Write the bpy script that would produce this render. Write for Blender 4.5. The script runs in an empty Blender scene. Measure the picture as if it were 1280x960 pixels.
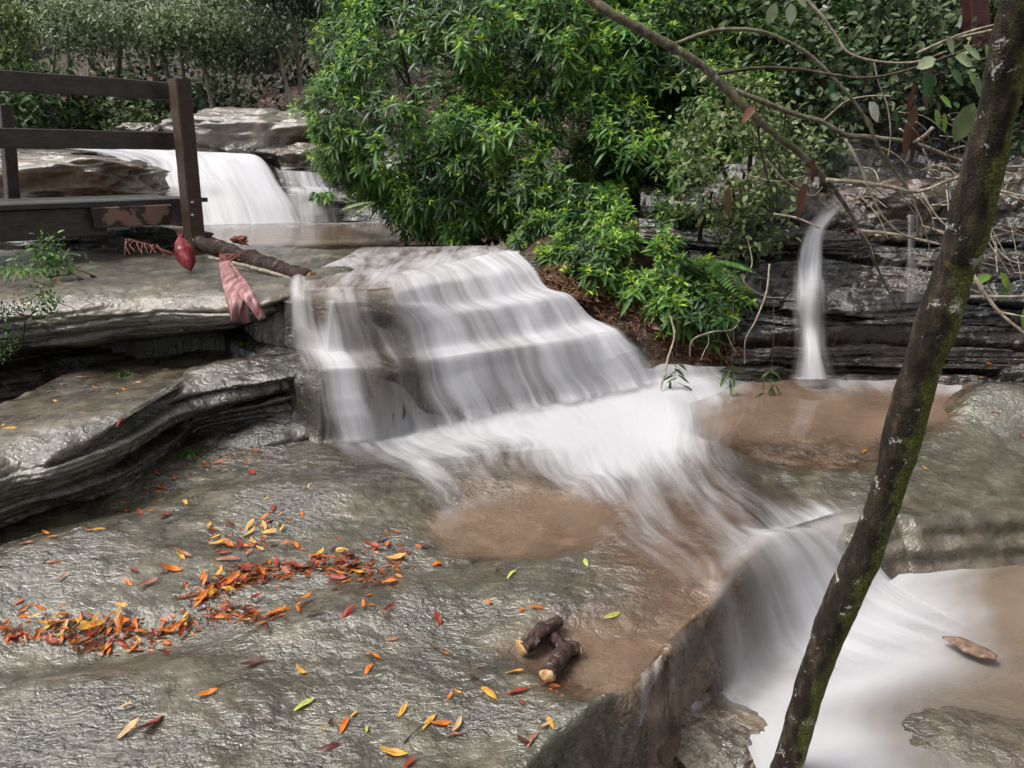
import bpy, math, random
import numpy as np
from mathutils import Vector, Matrix, noise as mnoise
from mathutils.bvhtree import BVHTree
random.seed(7)
RNG = np.random.default_rng(7)
C = bpy.context.scene.collection
EYE = 1.5                                   # eye height above the near rock slab
FPX = 967.0; PITCH = math.radians(16.15)
CP, SP = math.cos(PITCH), math.sin(PITCH)

# ---------- view rays: used to turn measured positions into metric points ----------
def ray(u, v):
    du = (np.asarray(u, float) - 640) / FPX; dv = (np.asarray(v, float) - 480) / FPX
    return du, CP - dv * SP, -(SP + dv * CP)
def PH(u, v, h):
    dx, dy, dz = ray(u, v); t = -h / dz
    return np.array([dx * t, dy * t, EYE - h])
def PY(u, v, y):
    dx, dy, dz = ray(u, v); t = y / dy
    return np.array([dx * t, y, EYE + dz * t])
def VY(u, v, y): return Vector(PY(u, v, y))

# ---------- vector noise ----------
_perm = np.random.default_rng(3).permutation(256).astype(np.int64)
_perm = np.concatenate([_perm, _perm])
_g = np.random.default_rng(4).normal(size=(256, 3)); _g /= np.linalg.norm(_g, axis=1)[:, None]
def perlin(x, y, z):
    x, y, z = np.broadcast_arrays(np.asarray(x, float), np.asarray(y, float), np.asarray(z, float))
    xi = np.floor(x).astype(np.int64); yi = np.floor(y).astype(np.int64); zi = np.floor(z).astype(np.int64)
    xf, yf, zf = x - xi, y - yi, z - zi
    fu, fv, fw = [t * t * t * (t * (t * 6 - 15) + 10) for t in (xf, yf, zf)]
    def gr(a, b, c):
        h = _perm[_perm[_perm[(xi + a) & 255] + ((yi + b) & 255)] + ((zi + c) & 255)]
        g = _g[h]
        return g[..., 0] * (xf - a) + g[..., 1] * (yf - b) + g[..., 2] * (zf - c)
    def lp(a, b, t): return a + (b - a) * t
    return 1.6 * lp(lp(lp(gr(0,0,0), gr(1,0,0), fu), lp(gr(0,1,0), gr(1,1,0), fu), fv),
                    lp(lp(gr(0,0,1), gr(1,0,1), fu), lp(gr(0,1,1), gr(1,1,1), fu), fv), fw)
def fbm(x, y, z, oct=4, gain=.5):
    s = 0; a = 1.0; f = 1.0
    for i in range(oct):
        s = s + a * perlin(x * f + 17.3 * i, y * f - 9.1 * i, z * f + 5.7 * i); a *= gain; f *= 2.03
    return s
def sstep(a, b, x):
    t = np.clip((x - a) / (b - a), 0, 1); return t * t * (3 - 2 * t)
def seg_dist(x, y, pts):
    """distance to a polyline"""
    d = np.full(np.shape(x), 1e9)
    for (x0, y0), (x1, y1) in zip(pts[:-1], pts[1:]):
        ex, ey = x1 - x0, y1 - y0
        t = np.clip(((x - x0) * ex + (y - y0) * ey) / (ex * ex + ey * ey), 0, 1)
        d = np.minimum(d, np.hypot(x - x0 - t * ex, y - y0 - t * ey))
    return d
def poly_sd(x, y, pts):
    """signed distance, positive inside"""
    pts = list(pts); cl = pts + [pts[0]]
    ins = np.zeros(np.shape(x), bool)
    for (x0, y0), (x1, y1) in zip(cl[:-1], cl[1:]):
        c = ((y0 > y) != (y1 > y)) & (x < (x1 - x0) * (y - y0) / ((y1 - y0) if y1 != y0 else 1e-9) + x0)
        ins ^= c
    d = seg_dist(x, y, cl)
    return np.where(ins, d, -d)
def xy(lst): return [tuple(PH(u, v, h)[:2]) for u, v, h in lst]

# ---------- object helpers ----------
def link(o): C.objects.link(o); return o
def tag(o, label=None, cat=None, group=None, kind=None):
    if label: o['label'] = label
    if cat: o['category'] = cat
    if group: o['group'] = group
    if kind: o['kind'] = kind
    return o
def thing(name, label, cat, loc=(0, 0, 0), group=None):
    o = bpy.data.objects.new(name, None); link(o); o.location = loc; o.empty_display_size = .1
    return tag(o, label, cat, group)
def mesh(name, V, F, mat, parent=None, smooth=True, attrs=None, uv=None):
    """V (n,3); F (m,4) or list of such arrays / tri arrays"""
    if not isinstance(F, (list, tuple)): F = [F]
    V = np.asarray(V, np.float32)
    if parent is not None:
        V = V - np.array(parent.location, np.float32)
    me = bpy.data.meshes.new(name)
    me.vertices.add(len(V)); me.vertices.foreach_set('co', V.ravel())
    nl = sum(f.size for f in F); npoly = sum(len(f) for f in F)
    me.loops.add(nl); me.polygons.add(npoly)
    me.loops.foreach_set('vertex_index', np.concatenate([f.ravel() for f in F]).astype(np.int32))
    tot = np.concatenate([np.full(len(f), f.shape[1]) for f in F]).astype(np.int32)
    st = np.concatenate([[0], np.cumsum(tot)[:-1]]).astype(np.int32)
    me.polygons.foreach_set('loop_start', st); me.polygons.foreach_set('loop_total', tot)
    me.polygons.foreach_set('use_smooth', np.full(npoly, smooth, bool))
    if attrs:
        for k, a in attrs.items():
            a = np.asarray(a, np.float32)
            if a.shape[1] == 3: a = np.concatenate([a, np.ones((len(a), 1), np.float32)], 1)
            at = me.attributes.new(k, 'FLOAT_COLOR', 'POINT'); at.data.foreach_set('color', a.ravel())
    if uv is not None:
        l = me.uv_layers.new(name='UVMap'); idx = np.concatenate([f.ravel() for f in F])
        l.data.foreach_set('uv', np.asarray(uv, np.float32)[idx].ravel())
    me.update(calc_edges=True); me.validate()
    if mat: me.materials.append(mat)
    o = bpy.data.objects.new(name, me); link(o)
    if parent is not None: o.parent = parent
    return o
def grid_faces(nr, nc, flip=False):
    i = np.arange(nr * nc).reshape(nr, nc)
    f = np.stack([i[:-1, :-1], i[:-1, 1:], i[1:, 1:], i[1:, :-1]], -1).reshape(-1, 4)
    return f[:, ::-1] if flip else f
def cr_matrix(n, m):
    """Catmull-Rom resampling matrix (m x n)"""
    W = np.zeros((m, n))
    for k, t in enumerate(np.linspace(0, n - 1, m)):
        i = min(int(t), n - 2); f = t - i
        w = [-.5*f + f*f - .5*f**3, 1 - 2.5*f*f + 1.5*f**3, .5*f + 2*f*f - 1.5*f**3, -.5*f*f + .5*f**3]
        for j, wj in zip((i-1, i, i+1, i+2), w):
            if j < 0:        # linear extrapolation
                W[k, 0] += 2 * wj; W[k, 1] -= wj
            elif j > n - 1:
                W[k, n-1] += 2 * wj; W[k, n-2] -= wj
            else: W[k, j] += wj
    return W
def loft(ctrl, nr, nc):
    c = np.asarray(ctrl, float)
    return np.einsum('ar,rcd,bc->abd', cr_matrix(c.shape[0], nr), c, cr_matrix(c.shape[1], nc))
def normals(P):
    du = np.gradient(P, axis=1); dv = np.gradient(P, axis=0)
    n = np.cross(du, dv); return n / (np.linalg.norm(n, axis=2, keepdims=True) + 1e-12)

# ---------- material helper ----------
class NT:
    def __init__(s, name):
        s.mat = bpy.data.materials.new(name); s.mat.use_nodes = True; s.t = s.mat.node_tree; s.t.nodes.clear()
    def n(s, typ, ins=None, **props):
        nd = s.t.nodes.new('ShaderNode' + typ)
        for k, v in props.items(): setattr(nd, k, v)
        for k, v in (ins or {}).items():
            sk = nd.inputs[k]
            if isinstance(v, bpy.types.Node): v = v.outputs[0]
            if isinstance(v, bpy.types.NodeSocket): s.t.links.new(v, sk)
            else: sk.default_value = v
        return nd
    def math(s, op, a, b=0, c=None, clamp=False):
        nd = s.n('Math', {0: a, 1: b}, operation=op, use_clamp=clamp)
        if c is not None:
            if isinstance(c, bpy.types.NodeSocket): s.t.links.new(c, nd.inputs[2])
            else: nd.inputs[2].default_value = c
        return nd.outputs[0]
    def mix(s, f, a, b, blend='MIX'):
        nd = s.n('Mix', data_type='RGBA', blend_type=blend)
        for k, v in ((0, f), (6, a), (7, b)):
            if isinstance(v, bpy.types.Node): v = v.outputs[0]
            if isinstance(v, bpy.types.NodeSocket): s.t.links.new(v, nd.inputs[k])
            else: nd.inputs[k].default_value = v if k == 0 else tuple(v) + ((1,) if len(v) == 3 else ())
        return nd.outputs[2]
    def noise(s, vec, scale, detail=5, rough=.55, dist=0, typ='FBM'):
        return s.n('TexNoise', {'Vector': vec, 'Scale': scale, 'Detail': detail, 'Roughness': rough, 'Distortion': dist}).outputs[0]
    def ramp(s, f, stops, interp='LINEAR'):
        nd = s.n('ValToRGB', {0: f}); cr = nd.color_ramp; cr.interpolation = interp
        while len(cr.elements) > 1: cr.elements.remove(cr.elements[-1])
        cr.elements[0].position = stops[0][0]; 
        def col(c): return (c, c, c, 1) if isinstance(c, (int, float)) else tuple(c) + (1,)
        cr.elements[0].color = col(stops[0][1])
        for p, c in stops[1:]:
            e = cr.elements.new(p); e.color = col(c)
        return nd.outputs[0]
    def mr(s, f, a, b, c=0, d=1):
        return s.n('MapRange', {'Value': f, 'From Min': a, 'From Max': b, 'To Min': c, 'To Max': d}).outputs[0]
    def obj(s): return s.n('TexCoord').outputs['Object']
    def scl(s, vec, sc): return s.n('Mapping', {'Vector': vec, 'Scale': sc}).outputs[0]
    def attr(s, name): return s.n('Attribute', attribute_name=name)
    def out(s, sh):
        if isinstance(sh, bpy.types.Node): sh = sh.outputs[0]
        o = s.n('OutputMaterial'); s.t.links.new(sh, o.inputs['Surface']); return s.mat

def rock_mat(name, tones, rough=(.2, .55), tint=None, crackle=18, bump=.6, strat=False, lichen=.25, rip=.16, coat=1.0):
    """attribute 'mask': R olive algae, G tan/rust, B dark wet stone, also shade painted into undercuts"""
    m = NT(name); p = m.obj()
    sep = m.n('SeparateColor', {0: m.attr('mask').outputs[0]})
    wp = m.n('VectorMath', {0: p, 1: m.n('VectorMath', {0: m.n('TexNoise', {'Vector': p, 'Scale': 2.5, 'Detail': 3}).outputs['Color'], 1: (.10, .10, .10)}, operation='MULTIPLY').outputs[0]}, operation='ADD').outputs[0]
    big = m.noise(p, 1.7, 5, .6); mid = m.noise(wp, 7, 8, .62); fine = m.noise(p, 45, 5, .65); grit = m.noise(p, 260, 3, .6)
    if strat:
        sv = m.scl(wp, (1.2, 1.2, 16)); layer = m.noise(sv, 2.2, 5, .6)
    col = m.ramp(mid, [(.25, tones[0]), (.5, tones[1]), (.72, tones[2])])
    if strat: col = m.mix(.6, col, m.ramp(layer, [(.3, tones[0]), (.55, tones[1]), (.75, tones[2])]))
    olive = m.math('MULTIPLY', sep.outputs[0], m.mr(big, .35, .65, .15, 1))
    col = m.mix(olive, col, m.ramp(fine, [(.3, (.035, .045, .018)), (.7, (.13, .14, .07))]))
    tan = m.math('MULTIPLY', sep.outputs[1], m.mr(mid, .3, .6, .3, 1))
    col = m.mix(tan, col, m.ramp(mid, [(.3, (.13, .06, .035)), (.5, (.26, .15, .09)), (.7, (.36, .26, .19))]))
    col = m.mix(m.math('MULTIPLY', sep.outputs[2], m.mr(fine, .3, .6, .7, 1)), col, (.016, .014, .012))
    stain = m.noise(p, 1.3, 7, .68, .6)
    col = m.mix(m.mr(stain, .36, .52, .62, 0), col, m.mix(1, col, (.42, .36, .30), 'MULTIPLY'))
    lich = m.math('MULTIPLY', m.mr(m.noise(p, 5.5, 6, .7, .3), .57, .63, 0, 1), m.mr(stain, .45, .6, 0, lichen))
    col = m.mix(lich, col, (.30, .31, .24))
    col = m.mix(m.mr(grit, .35, .65, .35, 0), col, (.02, .02, .018), 'MIX')
    # rare pale flecks
    fl = m.mr(m.noise(p, 90, 2, .5), .70, .76, 0, .55)
    col = m.mix(fl, col, (.42, .40, .36))
    vor = m.n('TexVoronoi', {'Vector': m.scl(wp, (1, 1.7, 1.3)), 'Scale': crackle}, feature='DISTANCE_TO_EDGE').outputs['Distance']
    cr = m.mr(vor, 0, .16, 0, 1)
    crk = m.mr(m.math('ABSOLUTE', m.math('SUBTRACT', m.noise(wp, 5.5, 4, .5, .4), .5)), 0, .022, 0, 1)     # hair cracks
    pits = m.mr(m.n('TexVoronoi', {'Vector': wp, 'Scale': crackle * 3.2}).outputs['Distance'], 0, .5, 0, 1)
    rid = m.mr(m.math('ABSOLUTE', m.math('SUBTRACT', m.noise(m.scl(wp, (1, 1.6, 1.6)), 15, 5, .6, .5), .5)), 0, .13, 0, 1)
    wetz = m.mr(stain, .40, .60, 1, .25)
    h = m.math('ADD', m.math('MULTIPLY', mid, .85), m.math('MULTIPLY', cr, .07))
    h = m.math('ADD', h, m.math('MULTIPLY', m.math('MULTIPLY', rid, wetz), rip))
    h = m.math('ADD', h, m.math('MULTIPLY', crk, .09))
    h = m.math('ADD', h, m.math('MULTIPLY', m.math('MULTIPLY', pits, m.mr(big, .4, .6, .2, 1)), .10))
    h = m.math('ADD', h, m.math('MULTIPLY', fine, .42))
    h = m.math('ADD', h, m.math('MULTIPLY', grit, .10))
    col = m.mix(m.mr(crk, 0, 1, .45, 0), col, (.015, .013, .010))
    if strat: h = m.math('ADD', h, m.math('MULTIPLY', layer, .8))
    b = m.n('Bump', {'Height': h, 'Strength': m.mr(stain, .40, .60, bump * .70, bump * .28), 'Distance': .05})
    r = m.mr(m.math('ADD', m.math('MULTIPLY', mid, .5), m.math('MULTIPLY', stain, .5)), .38, .60, rough[0], rough[1])
    bs = m.n('BsdfPrincipled', {'Base Color': col, 'Roughness': r, 'Normal': b, 'Specular IOR Level': .6, 'Coat Weight': m.mr(stain, .42, .60, coat, .35 * coat), 'Coat Roughness': m.mr(fine, .3, .7, .06, .20), 'Coat IOR': 1.75, 'Coat Normal': m.n('Bump', {'Height': h, 'Strength': m.mr(stain, .40, .62, bump * .6, bump * .3), 'Distance': .045})})
    return m.out(bs)

def water_mat(name, white=(.56, .56, .585), siltc=(.24, .17, .12), streak=(26, 1.1), gl=.09, contrast=1.0, edge=.5):
    """attribute 'flow': R foam, G silt, B coverage;  UV in metres (u across, v along the flow)"""
    m = NT(name); a = m.attr('flow'); sep = m.n('SeparateColor', {0: a.outputs[0]})
    uv = m.n('TexCoord').outputs['UV']
    wob = m.n('VectorMath', {0: m.n('VectorMath', {0: m.n('TexNoise', {'Vector': m.scl(uv, (2.2, .9, 1)), 'Scale': 1, 'Detail': 2}).outputs['Color'], 1: (.5, .5, 0)}, operation='SUBTRACT').outputs[0], 1: (.16, .1, 0)}, operation='MULTIPLY').outputs[0]
    uw = m.n('VectorMath', {0: uv, 1: wob}, operation='ADD').outputs[0]
    s1 = m.noise(m.scl(uw, (streak[0], streak[1], 1)), 1, 3, .55)
    s2 = m.noise(m.scl(uw, (streak[0] * .25, streak[1] * .8, 1)), 1, 3, .5)
    st = m.math('ADD', m.math('MULTIPLY', s1, .38), m.math('MULTIPLY', s2, .62))
    dens = m.math('ADD', sep.outputs[0], m.math('MULTIPLY', m.math('SUBTRACT', st, .5), 2.4 * contrast))
    # full foam stays full, none stays none
    dens = m.math('MULTIPLY', dens, m.mr(sep.outputs[0], 0, .25, 0, 1))
    dens = m.n('MapRange', {'Value': dens, 'From Min': 0.05, 'From Max': .95, 'To Min': 0, 'To Max': .95}, interpolation_type='SMOOTHSTEP').outputs[0]
    p = m.obj()
    bump = m.n('Bump', {'Height': m.math('ADD', m.math('MULTIPLY', st, .6), m.math('MULTIPLY', m.noise(m.scl(uw, (9, 3.5, 1)), 1, 3, .5), .5)), 'Strength': .3, 'Distance': .03})
    foam = m.n('BsdfDiffuse', {'Color': tuple(white) + (1,), 'Normal': bump})
    tl = m.n('BsdfTranslucent', {'Color': tuple(white) + (1,)})
    foam = m.n('MixShader', {0: .25, 1: foam, 2: tl})
    silt = m.n('BsdfDiffuse', {'Color': m.mix(m.noise(p, 3.5, 4), tuple(c * .7 for c in siltc), tuple(min(1, c * 1.25) for c in siltc))})
    tr = m.n('BsdfTransparent', {'Color': (.93, .90, .86, 1)})
    body = m.n('MixShader', {0: m.math('MULTIPLY', sep.outputs[1], m.mr(s2, .3, .7, .65, 1)), 1: tr, 2: silt})
    fr = m.n('Fresnel', {'IOR': 1.33, 'Normal': bump})
    gls = m.n('BsdfGlossy', {'Roughness': gl, 'Normal': bump})
    wet = m.n('MixShader', {0: fr, 1: body, 2: gls})
    sh = m.n('MixShader', {0: dens, 1: wet, 2: foam})
    cv = sep.outputs[2]
    if edge:
        wv = m.math('MULTIPLY', m.math('MULTIPLY', cv, m.math('SUBTRACT', 1.0, cv)), 4 * edge)
        cv = m.n('MapRange', {'Value': m.math('ADD', cv, m.math('MULTIPLY', m.math('SUBTRACT', st, .5), m.math('MULTIPLY', wv, 2.0))), 'From Min': .02, 'From Max': .95}, interpolation_type='SMOOTHSTEP').outputs[0]
    al = m.n('MixShader', {0: cv, 1: m.n('BsdfTransparent'), 2: sh})
    return m.out(al)
MAT = {}
MAT['ledge'] = rock_mat('ledge_stone', [(.024, .021, .014), (.088, .080, .055), (.215, .20, .15)], (.25, .6), crackle=11, bump=.8, lichen=.7)
MAT['ledge_low'] = rock_mat('low_ledge_stone', [(.024, .019, .013), (.088, .074, .054), (.21, .185, .145)], (.12, .42), crackle=14, bump=.9)
MAT['wall'] = rock_mat('wet_dark_stone', [(.003, .0027, .0027), (.010, .008, .009), (.034, .027, .029)], (.1, .45), crackle=12, bump=.7, strat=True, coat=.35, lichen=0)
def slab_mat():
    m = rock_mat('slab_stone', [(.020, .016, .009), (.068, .057, .034), (.155, .132, .088)], (.06, .5), crackle=20, bump=1.0)
    # bank soil where mask alpha = 1
    t = m.node_tree; bs = [n for n in t.nodes if n.type == 'BSDF_PRINCIPLED'][0]; out = [n for n in t.nodes if n.type == 'OUTPUT_MATERIAL'][0]
    nt = NT.__new__(NT); nt.mat = m; nt.t = t
    p = nt.obj()
    f1 = nt.noise(nt.scl(p, (6, 30, 14)), 3, 6, .7); f2 = nt.noise(p, 30, 5, .7)
    col = nt.ramp(f1, [(.3, (.02, .009, .006)), (.5, (.09, .042, .026)), (.68, (.20, .11, .07)), (.8, (.34, .24, .17))])
    b = nt.n('Bump', {'Height': nt.math('ADD', f1, f2), 'Strength': 1.0, 'Distance': .05})
    soil = nt.n('BsdfPrincipled', {'Base Color': col, 'Roughness': .65, 'Normal': b})
    mx = nt.n('MixShader', {0: nt.attr('mask').outputs['Alpha'], 1: bs, 2: soil})
    t.links.new(mx.outputs[0], out.inputs['Surface'])
    return m
MAT['slab'] = slab_mat()
MAT['water'] = water_mat('flowing_water', siltc=(.20,.125,.095), contrast=.6, streak=(20, 2.0))
MAT['calm'] = water_mat('pool_water', siltc=(.25,.17,.12), contrast=.7, streak=(9, 2.0), gl=.06)
MAT['pool'] = water_mat('plunge_pool_water', siltc=(.24,.18,.13), streak=(2.2, 1.6), gl=.12, contrast=.55)
MAT['chute'] = water_mat('tumbling_water', white=(.66, .66, .69), edge=1.0, streak=(7, 1.0), contrast=.6, gl=.25)
MAT['fall'] = water_mat('falling_water', white=(.66, .66, .695), edge=1.3, streak=(12, .7), contrast=.72, gl=.25)
# ================= the stream bed: one height field (metres; slab near the viewer is z = 0) =================
LEDGE = xy([(560,1085,1.5),(673,959,1.5),(724,909,1.5),(790,862,1.5),(834,803,1.5),(884,760,1.5),(900,738,1.5),(936,707,1.52),(975,672,1.55),
            (1025,640,1.56),(1062,634,1.60),(1095,660,1.78),(1130,668,1.80),(1200,664,1.80),(1290,660,1.80)])
LOWER = LEDGE + [(6, LEDGE[-1][1] + .3), (6, -1), (LEDGE[0][0], -1)]
SIDEPOOL = xy([(870,500,1.5),(930,476,1.5),(1060,468,1.5),(1190,474,1.5),(1170,520,1.55),(1080,558,1.55),(980,556,1.55),(890,545,1.55)])
POOL2 = xy([(545,640,1.5),(600,618,1.5),(700,618,1.5),(760,640,1.5),(740,668,1.5),(680,690,1.5),(590,690,1.5),(540,670,1.5)])
POOL3 = xy([(650,812,1.5),(690,788,1.5),(790,772,1.5),(880,730,1.5),(905,740,1.5),(830,810,1.5),(800,852,1.5),(730,866,1.5)])
BASE = [(-7, 5.3), (-2.9, 5.4), (-2.0, 5.2), (-1.55, 4.45)] + xy([(395,552,1.5),(480,545,1.5),(560,528,1.5),(640,512,1.5),(720,499,1.5),(815,478,1.5),(935,470,1.5),(1280,468,1.5)]) + [(7, 5.4)]
CREST = [(-7, 5.9), (-2.9, 5.9), (-2.0, 5.7), (-1.5, 4.80), (-1.05, 4.62), (-.72, 4.64), (-.42, 5.09), (-.12, 6.0), (.05, 6.44), (.6, 6.9), (1.6, 7.9), (7, 9.2)]
UPPER = BASE + [(7, 20), (-7, 20)]
def bump_at(x, y, u, v, h, amp, rx, ry, ang=0):
    cx, cy = PH(u, v, h)[:2]; c, s = math.cos(ang), math.sin(ang)
    X = (x - cx) * c + (y - cy) * s; Y = -(x - cx) * s + (y - cy) * c
    return amp * np.exp(-(X / rx) ** 2 - (Y / ry) ** 2)
def stair_s(x, y):
    db = seg_dist(x, y, BASE); dc = seg_dist(x, y, CREST)
    sb = poly_sd(x, y, UPPER); sc = poly_sd(x, y, CREST + [(7, 20), (-7, 20)])
    s = db / (db + dc + 1e-6)
    s = np.where(sb < 0, -db / .8, s); s = np.where(sc > 0, 1 + dc / .8, s)
    return s
def stair(s, x, y):
    w = .12 * perlin(x * 1.25, y * 1.25, 3.3) + .02 * perlin(x * 6, y * 6, 1.1)
    w = w * sstep(0, .15, s) * sstep(1.3, .95, s)
    k = sstep(-.9, -.3, x)                                    # left third has two steps, the rest three
    a = s + w
    zl = .36 * sstep(.0, .10, a) + .05 * sstep(.1, .48, a) + .27 * sstep(.5, .60, a) + .03 * sstep(.6, 1, a) + .03*sstep(.9,1.2,a)
    zr = .33 * sstep(.0, .13, a) + .05 * sstep(.13, .42, a) + .17 * sstep(.40, .52, a) + .04 * sstep(.5, .74, a) + .12 * sstep(.72, .84, a) + .04 * sstep(.8, 1.1, a)
    return zl * (1 - k) + zr * k
def lower_t(x, y, grow=0.0):
    sd = poly_sd(x, y, LOWER)
    cx, cy = PH(1030, 650, 1.58)[:2]
    soft = .05 + .22 * np.exp(-((x - cx) / .24) ** 2 - ((y - cy) / .3) ** 2)
    soft = soft + .16 * sstep(1.2, 1.5, x)
    sd = sd - grow - .10 * sstep(1.2, 1.5, x) + .035 * perlin(x * 3, y * 3, .7) + .018 * perlin(x * 9, y * 9, 2.7)
    return sstep(-.02, soft, sd)
def ground(x, y, shift=0.0, water=False):
    x = np.asarray(x, float); y = np.asarray(y, float)
    s = stair_s(x, y)
    z = .022 * perlin(x * .8, y * .8, 0) + .014 * perlin(x * 2.3, y * 2.3, 5)
    # slab forms
    z = z + bump_at(x, y, 110, 690, 1.5, .06, .55, .35, .5) + bump_at(x, y, 430, 620, 1.5, .055, .5, .28, .1)
    z = z - bump_at(x, y, 240, 775, 1.5, .045, .75, .13, .42) - bump_at(x, y, 60, 800, 1.5, .04, .5, .14, 0)
    z = z + bump_at(x, y, 430, 760, 1.5, .05, .30, .20, .2)
    z = z - bump_at(x, y, 100, 640, 1.5, .05, .8, .2, .75)
    z = z + bump_at(x, y, 640, 585, 1.5, .055, .35, .16, .2) + bump_at(x, y, 745, 612, 1.5, .03, .12, .08, 0)
    z = z + bump_at(x, y, 740, 890, 1.5, .03, .22, .16, 0) + bump_at(x, y, 640, 740, 1.5, .03, .3, .15, 0)
    # broad right-hand shelf sloping down to the plunge pool
    z = z + bump_at(x, y, 1180, 590, 1.5, .05, .9, .5, 0) + bump_at(x, y, 1255, 490, 1.4, .17, .45, .22, -.2)
    for pl, lv, e in ((POOL2, -.035, .14), (POOL3, -.032, .10), (SIDEPOOL, -.10, .2)):
        t = sstep(-e, e * .6, poly_sd(x, y, pl)); z = z * (1 - t) + (lv + .008 * perlin(x * 4, y * 4, 8)) * t
    ck = seg_dist(x, y, xy([(1125, 648, 1.55), (1165, 640, 1.56), (1215, 655, 1.6), (1300, 640, 1.6)])); z = z - .05 * np.exp(-(ck / .035) ** 2)
    z = z - .20 * sstep(4.9, 3.55, y) * sstep(1.0, 1.5, x)
    # trough that leads the water to the chute
    tr = seg_dist(x, y, xy([(800, 540, 1.5), (900, 600, 1.5), (1000, 640, 1.5)]))
    z = z - .05 * np.exp(-(tr / .4) ** 2)
    lt = lower_t(x, y, shift if water else 0)
    zl = -.44 + .03 * perlin(x * 1.5, y * 1.5, 9) + bump_at(x, y, 1250, 915, 1.85, .075, .55, .22, 0)
    z = z * (1 - lt) + zl * lt
    st = stair(s + (shift if water else 0), x, y)
    z = z * (1 - sstep(0, .15, s)) + st
    # upper pool basin, and a lower floor below the overhanging slab at the left
    z = z - .22 * sstep(7.0, 7.7, y) * sstep(.6, .0, x)
    z = z - .10 * sstep(-1.3, -1.7, x) * sstep(.9, 1.1, s)
    # right bank climbing beneath the bushes
    edge = [(.05, 6.44), (.18, 5.75), (.55, 5.50), (.80, 5.48), (1.0, 5.22), (1.9, 5.45), (7, 5.6)]
    sdb = poly_sd(x, y, edge + [(7, 20), (.05, 20)])
    z = z + (.16 * sstep(0, .35, sdb) + .12 * np.clip(sdb, 0, 6)) * (1 - .0 * x)
    z = z - .35 * sstep(1.5, 2.2, x) * sstep(5.3, 5.6, y) * sstep(9, 7, y)
    return z
def bank_sd(x, y):
    edge = [(.05, 6.44), (.18, 5.75), (.55, 5.50), (.80, 5.48), (1.0, 5.22), (1.9, 5.45), (7, 5.6)]
    return poly_sd(x, y, edge + [(7, 20), (.05, 20)])
def hit(u, v, fn=ground, ymax=9.0):
    """first crossing of view rays with the height field"""
    u = np.atleast_1d(np.asarray(u, float)); v = np.atleast_1d(np.asarray(v, float))
    dx, dy, dz = ray(u, v)
    ys = np.linspace(1.0, ymax, 500)
    X = (dx / dy)[:, None] * ys; Z = EYE + (dz / dy)[:, None] * ys; Yy = np.broadcast_to(ys, X.shape)
    below = Z < fn(X, Yy)
    k = np.argmax(below, axis=1); k = np.where(below.any(axis=1), k, 499)
    y = ys[k]
    return (dx / dy) * y, y

def build_ground():
    xs = np.concatenate([np.linspace(-5.5, -2.6, 60, endpoint=False), np.linspace(-2.6, 2.9, 500, endpoint=False), np.linspace(2.9, 6.5, 80)])
    ys = np.concatenate([np.linspace(.2, 1.2, 30, endpoint=False), np.linspace(1.2, 5.6, 480, endpoint=False), np.linspace(5.6, 10.5, 200)])
    X, Y = np.meshgrid(xs, ys)
    Z = ground(X, Y)
    P = np.stack([X, Y, Z], -1); N = normals(P); N *= np.sign(N[..., 2:3] + 1e-9)
    steep = 1 - N[..., 2]
    # medium relief, stronger on risers
    d = .010 * fbm(X * 3.1, Y * 3.1, Z * 3.1, 3) + .008 * np.abs(fbm(X * 9, Y * 9, Z * 12 + 4, 4)) - .0035 * np.abs(perlin(X * 24, Y * 30, Z * 24))
    lay = np.sin(Z * 62 + 4 * perlin(X * 1.5, Y * 1.5, 2)) * .012 + .03 * perlin(X * 4, Y * 4, Z * 22)
    P = P + N * (d + lay * sstep(.25, .7, steep))[..., None]
    # colours of the stone, plus shade painted along the left wall foot
    s = stair_s(X, Y); up = sstep(0, .1, s)
    big = fbm(X * .9, Y * .9, 1.3, 3)
    lt = lower_t(X, Y)
    moss = np.clip(.16 + .5 * big, 0, 1) * (1 - up)
    led = np.exp(-(poly_sd(X, Y, LOWER) / .09) ** 2) * sstep(.9, .5, X)
    moss = np.clip(moss + .7 * led + 0 * X, 0, 1)
    nz = .10 * fbm(X * 3, Y * 3, 4.4, 3)
    tan = .8 * sstep(-.14, .12, poly_sd(X, Y, POOL2) + nz) + .8 * sstep(-.12, .08, poly_sd(X, Y, POOL3) + nz) + .7 * sstep(-.25, .2, poly_sd(X, Y, SIDEPOOL) + nz)
    tan = tan + .75 * np.exp(-(seg_dist(X, Y, xy([(740, 620, 1.5), (850, 640, 1.5), (880, 730, 1.5), (960, 690, 1.52)])) / .34) ** 2) + .6 * sstep(.97, 1.1, s)
    tan = np.clip(tan + .25 * lt, 0, 1)
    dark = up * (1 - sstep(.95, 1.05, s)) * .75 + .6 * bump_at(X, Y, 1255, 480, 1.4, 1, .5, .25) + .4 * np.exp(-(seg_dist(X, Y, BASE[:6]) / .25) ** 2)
    bk = sstep(-.02, .12, bank_sd(X, Y) + .06 * perlin(X * 5, Y * 5, 0)) * sstep(2.0, 1.6, X)
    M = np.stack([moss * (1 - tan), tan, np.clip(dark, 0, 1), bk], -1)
    nr, nc = X.shape
    F = grid_faces(nr, nc)
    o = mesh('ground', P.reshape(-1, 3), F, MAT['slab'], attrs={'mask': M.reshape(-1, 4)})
    tag(o, kind='structure'); return o

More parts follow.
